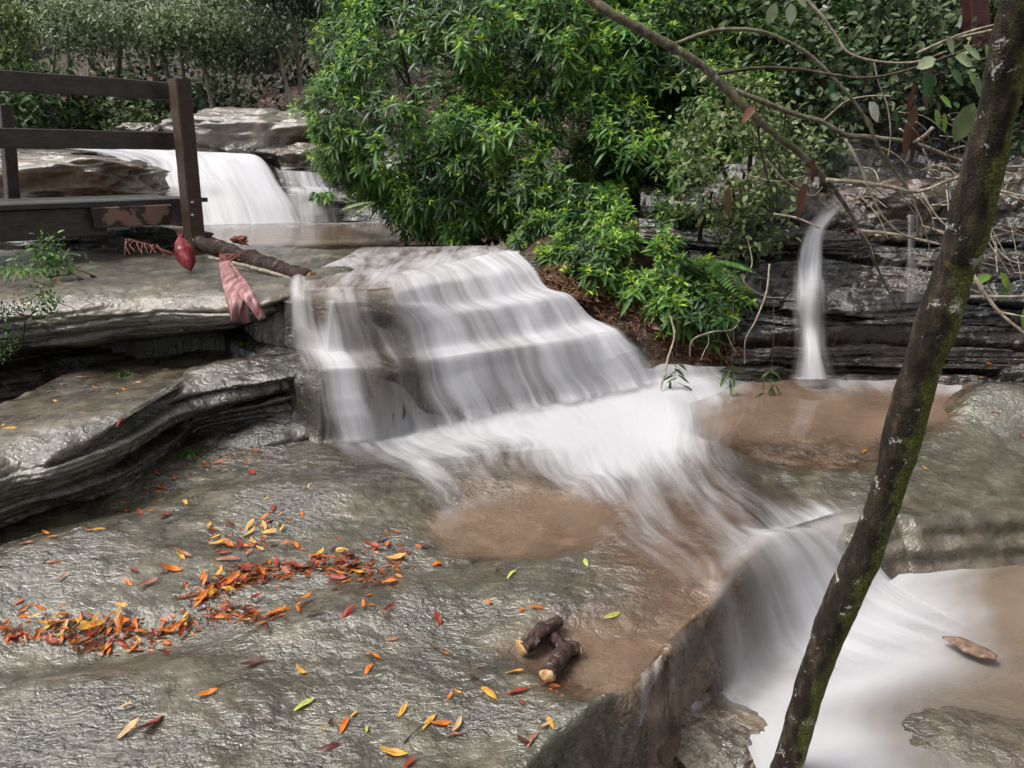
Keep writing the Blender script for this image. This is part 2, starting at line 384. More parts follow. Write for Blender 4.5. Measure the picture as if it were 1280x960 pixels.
def strata(P, N, amp, freq=9.0, tilt=.05, seed=0, lo=0.0):
    """bedding planes: offset per irregular layer, worn edges"""
    x, y, z = P[..., 0], P[..., 1], P[..., 2]
    q = (z + tilt * x + .07 * perlin(x * .8, y * .8, seed)) * freq + .6 * perlin(x * .35 + seed, y * .35, z * 1.1) + .5 * perlin(x * .6 + seed, y * .6, z * 2)
    k = np.floor(q); f = q - k
    def hs(k): return perlin(k * 1.37 + seed, x * .55 + k * 3.1, y * .3) * 1.2
    blk = perlin(x * 2.2 + k * 5.3, y * 2.2, k * 1.9 + seed)
    prof = sstep(0, .14, f) * (1 - sstep(.84, 1.0, f))
    off = amp * (hs(k) + .35 * blk) * 1.0 + amp * .65 * (prof - 1)
    return P + N * off[..., None]

def overhang(name, cols, nu=340, nv=150, mat=None, sd=0, maskf=None, strat_x=None, kind='structure'):
    """cols: dict per column: u, v, h of the lip (top front edge), th lip thickness, uc undercut depth, hf foot h, back (y span of top), hb h at back"""
    rows = []
    for c in cols:
        L = PH(c['u'], c['v'], c['h']); th, uc = c['th'], c['uc']; hz = EYE - c['h']
        zf = EYE - c['hf']
        fw = c.get('fw', .0)
        prof = [(c['back'], EYE - c['hb']), (c['back'] * .55, EYE - (c['hb'] * .6 + c['h'] * .4)), (c['back'] * .26, hz + .045), (.16, hz + .022), (.0, hz - th * .28), (.04, hz - th * .70),
                (.16, hz - th), (uc * .5, hz - th - .06), (uc, (hz - th) * .5 + zf * .5), (uc * .9 - fw, zf + .06), (uc * .75 - fw, zf - .08)]
        rows.append([(L[0], L[1] + a, b) for a, b in prof])
    P = loft(np.array(rows).transpose(1, 0, 2), nv, nu)
    N = -normals(P)
    # orient outward (towards viewer/up)
    if N[nv // 4, nu // 2, 2] < 0: N = -N
    x, y, z = P[..., 0], P[..., 1], P[..., 2]
    rel = .018 * fbm(x * 2.4 + sd, y * 2.4, z * 4, 4) + .010 * np.abs(fbm(x * 8, y * 8, z * 14 + sd, 4))
    face = sstep(.85, .3, N[..., 2])
    am = .075 * face * (.45 + .55 * sstep(-2.1, -1.7, x))
    if strat_x is not None: am = face * (.024 + .11 * sstep(strat_x[0], strat_x[1], x))
    P = strata(P + N * rel[..., None], N, am[..., None][..., 0], freq=13, tilt=-.09, seed=sd + 2)
    P = strata(P, N, .010 * face, freq=42, tilt=-.07, seed=sd + 9)
    M = maskf(P, N) if maskf else np.zeros(P.shape[:2] + (4,))
    o = mesh(name, P.reshape(-1, 3), grid_faces(nv, nu), mat, attrs={'mask': M.reshape(-1, 4)})
    return tag(o, kind=kind)

def left_ledges():
    def m1(P, N):
        x, y, z = P[..., 0], P[..., 1], P[..., 2]
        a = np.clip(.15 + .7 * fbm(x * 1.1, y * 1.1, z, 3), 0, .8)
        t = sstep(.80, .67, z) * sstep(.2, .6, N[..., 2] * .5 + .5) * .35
        d = sstep(.66, .50, z + .06 * perlin(x * 5, y * 5, z * 5)) * .75  # dark wet face below the lip, with the recess shade painted in
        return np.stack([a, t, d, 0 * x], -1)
    cols = [dict(u=-420, v=420, h=.86, th=.30, uc=.95, hf=1.42, back=2.6, hb=.72), dict(u=-160, v=405, h=.84, th=.29, uc=.95, hf=1.42, back=2.6, hb=.72),
            dict(u=0, v=383, h=.82, th=.28, uc=.95, hf=1.42, back=2.6, hb=.72), dict(u=100, v=378, h=.81, th=.27, uc=.95, hf=1.42, back=2.4, hb=.73),
            dict(u=200, v=374, h=.81, th=.25, uc=.95, hf=1.42, back=2.2, hb=.73), dict(u=280, v=376, h=.80, th=.20, uc=.95, hf=1.42, back=2.2, hb=.735),
            dict(u=335, v=374, h=.795, th=.11, uc=.95, hf=1.42, back=2.2, hb=.74), dict(u=375, v=366, h=.785, th=.07, uc=.28, hf=1.2, back=2.2, hb=.745),
            dict(u=420, v=362, h=.80, th=.06, uc=.2, hf=1.2, back=2.0, hb=.76)]
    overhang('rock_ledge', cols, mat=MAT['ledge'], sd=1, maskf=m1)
    def m2(P, N):
        x, y, z = P[..., 0], P[..., 1], P[..., 2]
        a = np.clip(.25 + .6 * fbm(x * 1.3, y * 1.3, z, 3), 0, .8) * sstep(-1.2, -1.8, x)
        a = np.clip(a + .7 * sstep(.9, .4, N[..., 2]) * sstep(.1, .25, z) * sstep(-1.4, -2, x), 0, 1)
        d = np.clip(.75 * sstep(-1.9, -1.45, x) + .55 * sstep(.75, .3, N[..., 2]), 0, .9)  # dark stone at right and on faces; underside shade painted in
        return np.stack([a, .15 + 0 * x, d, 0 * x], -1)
    cols = [dict(u=-420, v=690, h=1.22, th=.27, uc=.75, hf=1.58, back=2.6, hb=1.27), dict(u=-180, v=640, h=1.22, th=.27, uc=.75, hf=1.58, back=2.5, hb=1.27),
            dict(u=0, v=585, h=1.21, th=.26, uc=.75, hf=1.58, back=2.4, hb=1.27), dict(u=60, v=572, h=1.20, th=.25, uc=.72, hf=1.58, back=2.3, hb=1.27),
            dict(u=120, v=552, h=1.20, th=.24, uc=.65, hf=1.58, back=2.1, hb=1.26), dict(u=175, v=520, h=1.19, th=.22, uc=.5, hf=1.58, back=1.8, hb=1.24),
            dict(u=225, v=490, h=1.17, th=.16, uc=.22, hf=1.56, back=1.5, hb=1.22, fw=.12), dict(u=290, v=474, h=1.15, th=.14, uc=.10, hf=1.56, back=1.2, hb=1.2, fw=.20),
            dict(u=350, v=464, h=1.13, th=.12, uc=.05, hf=1.56, back=1.0, hb=1.2, fw=.22), dict(u=420, v=452, h=1.12, th=.12, uc=.05, hf=1.56, back=.9, hb=1.2, fw=.22)]
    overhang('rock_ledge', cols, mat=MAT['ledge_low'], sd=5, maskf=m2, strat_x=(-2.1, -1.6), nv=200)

def right_wall():
    # rows bottom to top, (u, v, y)
    us = [800, 900, 980, 1060, 1140, 1220, 1300, 1420, 1700]
    rws = [(500, 5.25), (466, 5.42), (440, 5.46), (412, 5.60), (380, 5.64), (345, 5.82), (318, 5.95), (290, 6.05), (262, 6.25), (236, 6.60), (190, 7.3), (120, 7.9), (30, 8.6)]
    c = []
    for k, (v, y) in enumerate(rws):
        row = []
        for u in us:
            yy = y + (.35 if u <= 820 else 0) + (.10 if u == 900 else 0) - (.12 * max(0, (u - 1140) / 300))
            row.append(PY(u, v, yy))
        c.append(row)
    P = loft(c, 420, 420); N = normals(P)
    if N[200, 200, 1] > 0: N = -N
    x, y, z = P[..., 0], P[..., 1], P[..., 2]
    rel = .05 * fbm(x * 1.3, y * 1.3, z * 1.7, 4) + .02 * np.abs(fbm(x * 6, y * 6, z * 16, 4))
    P = P + N * (.13 * perlin(x * 1.1, y * 1.1, z * 2.6 + 4) + .10 * np.round(1.3 * perlin(x * 1.6 + 3, y, z * 3.1)) / 1.3)[..., None]
    P = strata(P + N * rel[..., None], N, .15, freq=5.2, tilt=.06, seed=11)
    P = P + N * (.06 * np.sign(perlin(x * .9, y, z * 4.5)) * np.abs(perlin(x * .9, y, z * 4.5)) ** .5)[..., None]
    P = strata(P, N, .025, freq=24, tilt=.02, seed=15)
    x, y, z = P[..., 0], P[..., 1], P[..., 2]
    b = fbm(x * 1.2, y * 1.2, z * 2, 3)
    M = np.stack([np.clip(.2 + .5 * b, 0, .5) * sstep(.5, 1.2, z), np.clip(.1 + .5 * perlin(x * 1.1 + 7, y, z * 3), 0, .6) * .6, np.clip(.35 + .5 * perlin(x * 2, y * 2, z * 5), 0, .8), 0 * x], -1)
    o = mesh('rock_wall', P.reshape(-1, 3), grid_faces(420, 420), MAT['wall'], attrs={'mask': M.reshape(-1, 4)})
    tag(o, kind='structure')

def top_rocks():
    # bedrock sill of the far cascade
    us = [-150, 0, 90, 160, 205, 260, 320, 350, 400, 440, 480, 560]
    lv = [(282, 9.75, 0), (268, 9.85, 1), (240, 10.1, 2), (215, 10.35, 3), (198, 10.8, 4), (188, 11.6, 5), (178, 12.6, 6), (160, 14.0, 7)]
    c = []
    for v, y, k in lv:
        row = []
        for u in us:
            vv, yy = v, y
            if 3 <= k: vv = v + (6 if u < 260 else (8 if u < 330 else 22 if u > 345 else 12)) * (1 if k < 5 else 0) - (0)
            if u >= 350 and k in (1, 2): vv = v + 6
            if u < 190: yy = y - .5; vv = v if k < 4 else v + 8
            row.append(PY(u, vv, yy))
        c.append(row)
    P = loft(c, 160, 260); N = normals(P)
    if N[60, 120, 2] < 0: N = -N
    x, y, z = P[..., 0], P[..., 1], P[..., 2]
    P = P + N * (.05 * fbm(x * 2, y * 2, z * 3, 4))[..., None]
    P = strata(P, N, .05, freq=7, tilt=.02, seed=21)
    M = np.stack([.3 + 0 * x, .1 + 0 * x, .6 + 0 * x, 0 * x], -1)
    tag(mesh('far_ledge', P.reshape(-1, 3), grid_faces(160, 260), MAT['wall'], attrs={'mask': M.reshape(-1, 4)}), kind='structure')

def boulder(name, center, size, seed, label, cat='rock', rot=0, mat=None, mask=(.3, .15, .1), flat=.0, group=None, res=90, sub=.25):
    th = np.linspace(0, math.pi, res); ph = np.linspace(0, 2 * math.pi, res * 2)
    T, Pp = np.meshgrid(th, ph, indexing='ij')
    X, Y, Z = np.sin(T) * np.cos(Pp), np.sin(T) * np.sin(Pp), np.cos(T)
    def sq(a, e): return np.sign(a) * np.abs(a) ** e
    X, Y, Z = sq(X, .75), sq(Y, .75), sq(Z, .6)
    k = 1 + sub * fbm(X * 1.1 + seed, Y * 1.1, Z * 1.1, 4) - .06 * np.abs(fbm(X * 4 + seed, Y * 4, Z * 6, 3))
    X, Y, Z = X * k * size[0], Y * k * size[1], Z * k * size[2]
    lay = 1 + .012 * np.sin(Z * 30 + 3 * perlin(X * 3, Y * 3, seed))
    X, Y = X * lay, Y * lay
    c, s = math.cos(rot), math.sin(rot)
    P = np.stack([X * c - Y * s, X * s + Y * c, Z], -1) + np.array(center)
    M = np.broadcast_to(np.array(list(mask) + [0]), P.shape[:2] + (4,))
    o = mesh(name, P.reshape(-1, 3), grid_faces(res, res * 2, True), mat or MAT['ledge'], attrs={'mask': M.reshape(-1, 4)})
    return tag(o, label, cat, group)
# ================= water =================
def unit2(v): return v / (np.linalg.norm(v, axis=-1, keepdims=True) + 1e-9)
def gw(x, y): return ground(x, y, .04, True)
def gfall(x, y): return sum(ground(x, y, a, True) for a in (.03, .07, .11, .15)) / 4 + .01
def sheet(name, ctrl, off=.015, nr=160, nc=160, mat='water', drape=True, label=None, wob=.0, fn=None, place=False):
    """ctrl rows run ALONG the flow; each point (u, v, foam, silt, cover[, off]) draped on the bed"""
    c = np.array(ctrl, float)
    R, K = c.shape[:2]
    if drape:
        X, Y = hit(c[..., 0].ravel(), c[..., 1].ravel(), fn or gw)
        X = X.reshape(R, K); Y = Y.reshape(R, K)
        full = np.concatenate([X[..., None], Y[..., None], c[..., 2:5]], -1)
        G = loft(full, nr, nc)
        x, y = G[..., 0], G[..., 1]
        z0 = (fn or gw)(x, y)
        z = z0.copy()
        for _ in range(4):       # let the sheet run smoothly over small relief
            z[1:-1] = (z[:-2] + 2 * z[1:-1] + z[2:]) / 4; z[:, 1:-1] = (z[:, :-2] + 2 * z[:, 1:-1] + z[:, 2:]) / 4
        z = np.maximum(z, z0) + off + wob * fbm(x * 5, y * 5, 2.2, 2)
    else:
        G = loft(c, nr, nc); x, y, z = G[..., 0], G[..., 1], G[..., 2]
        G = np.concatenate([G[..., :2], G[..., 3:6]], -1)
    P = np.stack([x, y, z], -1)
    fl = np.clip(np.concatenate([G[..., 2:5], np.ones(G.shape[:2] + (1,))], -1), 0, 1)
    du = np.linalg.norm(np.diff(P, axis=1), axis=2).mean(0); dv = np.linalg.norm(np.diff(P, axis=0), axis=2).mean(1)
    U, V = np.meshgrid(np.concatenate([[0], np.cumsum(du)]), np.concatenate([[0], np.cumsum(dv)]))
    Nm = normals(P).mean((0, 1)); flip = (Nm[2] - Nm[1]) < 0
    o = mesh(name, P.reshape(-1, 3), grid_faces(nr, nc, flip), MAT[mat], attrs={'flow': fl.reshape(-1, 4)}, uv=np.stack([U, V], -1).reshape(-1, 2))
    tag(o, label, kind='structure'); return o
def flat(name, pts, z, mat='water', nr=120, nc=160, label=None, wob=.004):
    """pts rows of (u, v, foam, silt, cover) on a level surface"""
    rows = [[tuple(PH(u, v, EYE - z)[:2]) + (z, f, s, c) for u, v, f, s, c in r] for r in pts]
    o = sheet(name, rows, nr=nr, nc=nc, mat=mat, drape=False, label=label)
    return o

def build_water():
    # upper pool
    flat('water', [[(-200,270,.6,.5,1),(120,270,.8,.4,1),(250,270,.95,.4,1),(340,269,.95,.4,1),(430,269,.8,.4,1),(520,269,.3,.5,1)],
                   [(-200,277,.6,.5,1),(120,277,.8,.4,1),(250,277,.95,.4,1),(340,276,.95,.4,1),(430,273,.8,.4,1),(520,272,.3,.5,1)],
                   [(-200,281,.3,.5,1),(120,281,.35,.5,1),(250,282,.45,.5,1),(340,280,.4,.5,1),(450,277,.3,.5,1),(540,277,.1,.5,1)],
                   [(-300,290,.1,.7,1),(100,290,.1,.7,1),(240,290,.12,.6,1),(350,290,.1,.7,1),(480,286,.1,.7,1),(600,284,.1,.7,1)],
                   [(-300,305,.1,.6,1),(100,303,.1,.6,1),(240,302,.1,.6,1),(380,300,.1,.8,1),(520,296,.1,.9,1),(660,294,.05,.9,1)],
                   [(-300,330,0,.5,0),(100,330,0,.5,0),(240,325,0,.5,0),(400,312,0,.9,0),(540,306,0,.9,0),(690,304,0,.9,0)]], .765, mat='calm')
    # brown film running over the lip of the upper pool
    sheet('water', [[(330,309,.0,.6,0),(420,300,.0,.9,.3),(500,296,.0,.95,.6),(580,294,.0,.95,.5),(660,296,0,.9,0)],
                    [(310,322,.0,.5,0),(400,310,.30,.7,1),(490,303,.12,.9,1),(570,302,.12,.9,1),(655,306,.1,.8,.2)],
                    [(320,338,.0,.4,0),(395,326,.48,.5,1),(470,322,.40,.6,1),(555,316,.45,.6,1),(648,318,.7,.3,.8)],
                    [(330,352,.1,.3,0),(385,345,.35,.6,.9),(455,342,.46,.6,1),(535,340,.62,.5,1),(640,330,.95,.3,1)],
                    [(335,372,.3,.2,0),(370,368,.35,.6,.8),(440,364,.32,.7,1),(510,360,.70,.4,1),(640,345,1.0,.2,1)]], off=.012, nr=120, nc=160)
    # main fall, crest to base.  u steps left to right
    def fall(k, off, seed):
        top = [(352,366),(372,352),(392,368),(430,368),(470,366),(500,350),(540,342),(590,330),(630,322),(652,322)]
        t1  = [(356,395),(372,385),(398,395),(436,398),(478,396),(520,385),(570,375),(625,365),(668,360),(692,372)]
        mid = [(358,440),(380,432),(410,440),(450,438),(500,436),(555,425),(610,418),(668,408),(725,402),(760,412)]
        low = [(372,495),(400,492),(432,495),(470,492),(520,490),(575,482),(640,470),(700,458),(760,440),(792,432)]
        bas = [(388,550),(410,550),(445,550),(492,546),(545,536),(600,524),(660,512),(725,499),(790,482),(826,472)]
        ext = [(392,560),(414,562),(450,563),(498,560),(552,549),(606,537),(667,526),(733,512),(800,496),(838,484)]
        foam = {0: [(0,0),(.62,.7),(.30,.6),(.38,.6),(.30,.6),(.62,.9),(.70,1),(.85,1),(1,1),(1,0)],
                1: [(0,0),(.80,.9),(.26,.7),(.42,.7),(.26,.6),(.85,1),(.80,1),(.98,1),(1,1),(1,0)],
                2: [(0,.0),(.66,.8),(.85,.9),(.36,.7),(.55,.8),(.92,1),(.80,1),(.98,1),(1,1),(1,0)],
                3: [(0,.0),(.40,.6),(.92,1),(.32,.7),(.46,.7),(.90,1),(.62,1),(.84,1),(.98,1),(1,0)],
                4: [(.2,.0),(.4,.15),(.7,.35),(.4,.25),(.5,.3),(.7,.4),(.6,.45),(.75,.5),(.9,.5),(1,.1)],
                5: [(.2,.0)] + [(.9, 0)] * 9}
        rows = []
        for i, r in enumerate((top, t1, mid, low, bas, ext)):
            rows.append([(u, v, f * k, .12, c) for (u, v), (f, c) in zip(r, foam[i])])
        sheet('waterfall', rows, off=off, nr=300, nc=360, mat='fall', fn=gfall)
    fall(1.0, .032, 0)
    fall(.66, .046, 3)
    # foam apron below the main fall spreading to the side pool and the chute
    sheet('water', [[(370,528,.2,.1,0),(440,524,.6,.1,0),(515,526,.7,.1,0),(595,514,.8,.1,0),(675,500,.8,.1,0),(755,483,.8,.1,0),(825,464,.8,.1,0),(895,464,.5,.5,0),(960,466,.2,.8,0)],
                    [(375,548,.2,.1,0),(450,545,.7,.1,.75),(520,538,.7,.1,.8),(600,526,.8,.1,.8),(680,512,.85,.1,.9),(760,494,.9,.1,.9),(830,474,.95,.1,.9),(900,470,.6,.5,.7),(960,472,.2,.8,.1)],
                    [(385,560,.1,.1,0),(455,562,.5,.1,.8),(530,556,.62,.1,.9),(610,545,.75,.1,.9),(700,532,.88,.1,1),(790,512,1,.1,1),(860,496,.9,.1,1),(930,494,.55,.5,.9),(985,492,.15,.8,.1)],
                    [(440,590,.1,.1,0),(500,584,.45,.1,.7),(560,572,.55,.2,.8),(640,562,.6,.2,.9),(720,556,.95,.1,1),(800,536,1,.1,1),(870,522,.75,.2,1),(935,518,.30,.6,.9),(985,516,0,.8,.1)],
                    [(510,622,.0,.1,0),(545,612,.5,.2,.5),(590,598,.35,.4,.5),(650,590,.32,.4,.45),(735,590,.85,.1,.9),(805,572,.85,.1,1),(865,560,.55,.3,.9),(920,552,.2,.5,.5),(960,545,0,.6,0)],
                    [(540,650,.3,.5,.0),(565,635,.5,.6,.3),(620,622,.2,.6,.3),(690,618,.30,.4,.25),(760,615,.50,.3,.55),(820,602,.58,.3,.6),(880,592,.42,.3,.5),(930,585,.2,.4,.2),(960,580,0,.5,0)],
                    [(575,668,.3,.5,.0),(595,660,.3,.6,.0),(640,650,.2,.6,.0),(715,648,.30,.4,.0),(785,645,.40,.3,.0),(845,635,.45,.3,.0),(900,622,.3,.3,.0),(945,612,.2,.4,.0),(975,605,0,.5,0)]],
          off=.026, nr=240, nc=280)
    # film over reddish rock to the chute
    sheet('water', [[(690,560,.3,.2,0),(750,548,.6,.2,0),(820,535,.6,.2,0),(890,535,.35,.2,0),(960,545,.1,.2,0)],
                    [(700,600,.3,.2,0),(760,590,.5,.2,.7),(830,575,.55,.2,.8),(900,572,.32,.2,.5),(960,570,.1,.2,0)],
                    [(690,640,.3,.3,.3),(770,632,.24,.35,.9),(850,618,.36,.3,.9),(930,606,.20,.25,.7),(1010,595,.1,.2,0)],
                    [(720,680,.2,.4,.3),(800,672,.26,.35,1),(880,656,.26,.35,1),(970,632,.26,.25,.9),(1060,612,.2,.2,.0)],
                    [(780,730,.1,.5,.2),(850,712,.20,.4,1),(920,690,.36,.25,1),(1000,656,.55,.1,1),(1080,634,.4,.1,.2)],
                    [(800,770,.0,.6,.0),(870,746,.30,.4,0),(925,708,.80,.1,.2),(1000,660,.95,.1,.2),(1085,642,.8,.1,0)]], off=.018, nr=200, nc=200)
    # shallow brown pools on the slab
    flat('water', [[(530,665,.0,.8,0),(545,636,.5,.6,0),(600,614,.5,.6,0),(680,606,.1,.7,0),(760,616,.2,.6,0),(800,640,.2,.4,0)],
                   [(532,667,.0,.6,0),(552,646,.42,.5,.6),(602,627,.32,.5,.7),(680,618,.1,.5,.7),(760,628,.2,.5,.5),(805,645,.2,.4,0)],
                   [(528,672,.0,.8,.2),(560,655,.25,.6,.8),(620,645,.04,.6,.8),(700,642,.04,.55,.8),(770,650,.1,.6,.8),(820,668,.1,.4,0)],
                   [(532,684,.0,.8,0),(575,686,.0,.5,.5),(640,688,.0,.4,.6),(710,688,.0,.4,.6),(780,690,0,.5,.5),(820,700,0,.4,0)],
                   [(545,700,.0,.8,0),(580,704,.0,.7,0),(650,706,.0,.7,0),(720,706,.0,.6,0),(780,710,0,.5,0),(830,715,0,.4,0)]], .0, mat='calm')
    sheet('water', [[(640,830,0,.2,0),(680,782,0,.2,0),(760,750,0,.2,.3),(830,715,.1,.2,.5),(900,695,.15,.2,.3),(940,690,.2,.2,0)],
                    [(645,840,0,.3,.3),(690,806,0,.35,.9),(770,786,0,.3,1),(840,755,.06,.25,1),(895,728,.15,.2,1),(940,704,.3,.2,.6)],
                    [(665,862,0,.3,.3),(715,845,0,.4,.9),(785,822,0,.35,1),(832,786,.0,.25,1),(880,756,.15,.2,1),(925,722,.5,.2,1)],
                    [(700,880,0,.5,0),(745,872,0,.5,.3),(795,854,0,.5,.5),(834,808,0,.5,.6),(884,764,.2,.5,.6),(928,728,.6,.5,.7)]], off=.008, nr=120, nc=160, mat='calm')
    # side pool below the small fall
    flat('water', [[(800,462,.8,.2,0),(880,462,.5,.6,.7),(960,462,.5,.7,1),(1030,462,1,.3,1),(1110,464,.7,.5,1),(1200,466,.6,.4,1),(1300,466,.2,.5,1)],
                   [(830,482,.9,.2,.2),(900,480,.45,.5,1),(960,476,.25,.8,1),(1030,474,.55,.5,1),(1110,480,.35,.6,1),(1190,482,.5,.6,1),(1290,482,.1,.5,.9)],
                   [(850,510,.5,.4,.3),(920,505,.25,.7,1),(980,500,.10,.6,1),(1050,500,.10,.6,1),(1120,505,.05,.6,1),(1190,508,.1,.8,.8),(1280,500,0,.5,0)],
                   [(860,540,.2,.6,.2),(920,535,.06,.5,1),(980,535,.0,.5,1),(1050,535,.0,.5,1),(1110,538,.0,.8,.8),(1170,540,0,.6,.3),(1240,535,0,.5,0)],
                   [(870,565,0,.3,0),(930,562,.0,.2,.3),(985,562,.0,.2,.3),(1040,566,.0,.2,.3),(1090,566,.0,.2,.1),(1150,565,0,.5,0),(1220,560,0,.4,0)]], -.03, mat='calm')
    # lower fall: a veil that follows the lip of the slab and the chute
    def veil_along(poly, reach, foam, cover, zb=-.40, start=-.16, off=.02, nr=160, nc=220):
        c = np.array(poly); t = np.gradient(c, axis=0); nrm = np.stack([t[:, 1], -t[:, 0]], -1); nrm = unit2(nrm)
        prof = [(start, 0, 0), (start * .4, .02, .45), (.08, .08, 1), (.35, .30, 1), (.62, .62, 1), (.88, .86, 1), (1.15, .95, .95), (1.6, .985, .7), (2.2, 1.0, 0)]
        rows = []
        for k, (d, fz, cv) in enumerate(prof):
            row = []
            for (x, y), (nx, ny), r, f, cc in zip(c, nrm, reach, foam, cover):
                dd = d * (r if d > 0 else 1.0); X, Y = x + nx * dd, y + ny * dd
                zt = float(gw(x - nx * .08, y - ny * .08)) + off
                z = float(gw(X, Y)) + off if d < 0 else zt + (zb - zt) * fz ** 1.25
                row.append((X, Y, z, min(1, f * (.62 + .45 * fz)), .25 * (1 - fz), cc * cv))
            rows.append(row)
        sheet('waterfall', rows, nr=nr, nc=nc, mat='chute', drape=False)
    lip = xy([(868,778,1.5),(884,760,1.5),(900,738,1.5),(918,722,1.52),(938,704,1.54),(962,684,1.56),(990,664,1.58),(1018,648,1.60),(1045,640,1.62),(1066,640,1.64),(1090,658,1.70)])
    veil_along(lip, [.06,.08,.10,.12,.17,.23,.28,.31,.31,.26,.15], [.2,.45,.62,.55,.75,.78,.85,.85,.8,.7,.4], [0,.5,.85,.9,1,1,1,1,.95,.8,0], zb=-.365)
    veil_along(lip, [.09,.11,.14,.17,.22,.28,.33,.36,.35,.30,.2], [.1,.3,.42,.40,.55,.6,.6,.6,.65,.5,.3], [0,.4,.7,.7,.8,.8,.8,.7,.6,.3,0], start=-.06, off=.035, zb=-.36)
    # plunge pool
    flat('water', [[(1085,700,.8,.2,1),(1120,696,.8,.2,1),(1180,688,.85,.2,1),(1240,684,.9,.2,1),(1320,682,.5,.4,1),(1500,680,.1,.6,1)],
                   [(960,760,.9,.2,1),(1060,735,.9,.2,1),(1130,725,.75,.3,1),(1190,722,.55,.6,1),(1290,716,.05,.85,1),(1500,715,0,.8,1)],
                   [(880,815,.9,.2,.6),(1000,800,1,.1,1),(1090,775,1,.1,1),(1180,768,.55,.5,1),(1290,770,.04,.9,1),(1500,770,0,.8,1)],
                   [(868,852,.9,.2,.7),(960,850,1,.1,1),(1060,838,.95,.1,1),(1150,825,.72,.4,1),(1280,825,.20,.7,1),(1500,825,0,.8,1)],
                   [(895,880,.8,.2,.8),(960,890,.9,.2,1),(1050,885,.62,.2,1),(1140,880,.38,.4,1),(1280,870,.22,.6,.8),(1500,870,0,.8,1)],
                   [(930,925,.8,.2,.8),(980,935,.95,.2,1),(1060,930,.80,.2,1),(1150,930,.35,.4,.9),(1280,915,.25,.4,.8),(1500,915,0,.8,1)],
                   [(960,1000,.8,.2,.8),(1010,1010,.9,.2,1),(1080,1010,.9,.2,1),(1170,1010,.6,.4,1),(1290,1000,.5,.4,1),(1500,1000,0,.8,1)]], -.375, mat='pool', nr=200, nc=200)
    # trickle over the slab edge
    sheet('waterfall', [[(796,850,0,.1,0),(803,846,.5,.1,.6),(812,838,.35,.1,.5),(822,828,.4,.1,.5),(830,818,0,.1,0)],
                        [(796,885,0,.1,0),(802,884,.5,.1,.7),(812,880,.30,.1,.5),(822,870,.3,.1,.5),(832,858,0,.1,0)],
                        [(790,930,.2,.1,0),(800,926,.7,.1,.7),(812,918,.4,.1,.5),(824,905,.3,.1,.4),(836,890,0,.1,0)]], off=.012, nr=90, nc=60, mat='fall')
    flat('water', [[(770,950,0,.2,0),(790,935,.6,.2,.6),(820,915,.8,.2,.8),(850,895,.8,.2,.8),(885,860,.9,.2,.7)],
                   [(785,965,0,.2,0),(805,945,.3,.2,.5),(830,925,.2,.2,.4),(860,905,.2,.2,.4),(890,875,.5,.2,.2)]], -.345, mat='calm', nr=30, nc=60)
    # small fall on the right wall: separate free-falling veils in front of the wall
    def veil(rows, nr=120, nc=60, mat='fall'):
        rr = [[tuple(PY(u, v, y)) + (f * (.80 if y > 9 else 1), .05, c) for u, v, y, f, c in r] for r in rows]
        rr = [[(a, b, c_, f * (.82 if y_ < 7 else 1), s_, cv * (.85 if y_ < 7 else 1)) for (a, b, c_, f, s_, cv), (u, v, y_, f0, c0) in zip(r, q)] for r, q in zip(rr, rows)]
        return sheet('waterfall', rr, nr=nr, nc=nc, mat=mat, drape=False)
    veil([[(1022,248,6.55,.1,0),(1040,242,6.5,.30,.4),(1062,236,6.45,.5,.6),(1090,234,6.4,.4,0)],
          [(1005,268,6.1,.1,0),(1022,266,6.05,.45,.7),(1044,262,6.0,.7,.9),(1062,258,6.0,.3,0)],
          [(1000,296,5.86,.3,0),(1010,294,5.82,.75,1),(1024,292,5.80,.9,1),(1034,290,5.8,.3,0)],
          [(990,330,5.70,.2,0),(1003,328,5.66,.62,.9),(1020,328,5.64,.9,1),(1031,328,5.66,.3,0)],
          [(986,372,5.52,.2,0),(1003,370,5.44,.7,.9),(1019,370,5.42,.85,1),(1034,372,5.5,.2,0)],
          [(988,412,5.44,.2,0),(1004,412,5.38,.6,.8),(1017,412,5.36,.85,1),(1036,412,5.42,.2,0)],
          [(988,450,5.36,.2,0),(1003,446,5.26,.5,.7),(1022,444,5.22,.7,.8),(1040,448,5.3,.2,0)],
          [(978,474,5.30,.1,0),(998,474,5.18,.6,.6),(1024,474,5.14,.7,.7),(1056,474,5.25,.2,0)]])
    veil([[(980,352,5.60,0,0),(1000,350,5.48,.35,.5),(1030,350,5.46,.35,.5),(1060,352,5.6,0,0)],
          [(976,380,5.50,0,0),(1000,378,5.40,.35,.5),(1030,378,5.38,.35,.5),(1068,382,5.5,0,0)],
          [(974,412,5.45,0,0),(1000,408,5.36,.25,.35),(1030,408,5.34,.25,.35),(1066,412,5.45,0,0)]])
    veil([[(992,428,5.3,.2,0),(1005,418,5.22,.5,0),(1022,416,5.2,.5,0),(1048,426,5.25,.2,0)],
          [(980,452,5.24,.2,0),(1003,442,5.14,.35,.5),(1030,442,5.12,.35,.5),(1060,452,5.2,.2,0)],
          [(974,472,5.2,.2,0),(1002,474,5.06,.45,.5),(1034,474,5.05,.45,.5),(1068,472,5.2,.2,0)]])
    veil([[(1128,270,6.0,.1,0),(1138,268,5.96,.5,.8),(1148,270,6.0,.1,0)],
          [(1128,320,5.8,.1,0),(1138,318,5.74,.55,.9),(1150,320,5.8,.1,0)],
          [(1124,345,5.66,.1,0),(1140,342,5.60,.5,.8),(1158,345,5.66,.1,0)],
          [(1118,380,5.56,.1,0),(1140,378,5.48,.4,.7),(1164,380,5.56,.1,0)]], nr=60, nc=30)
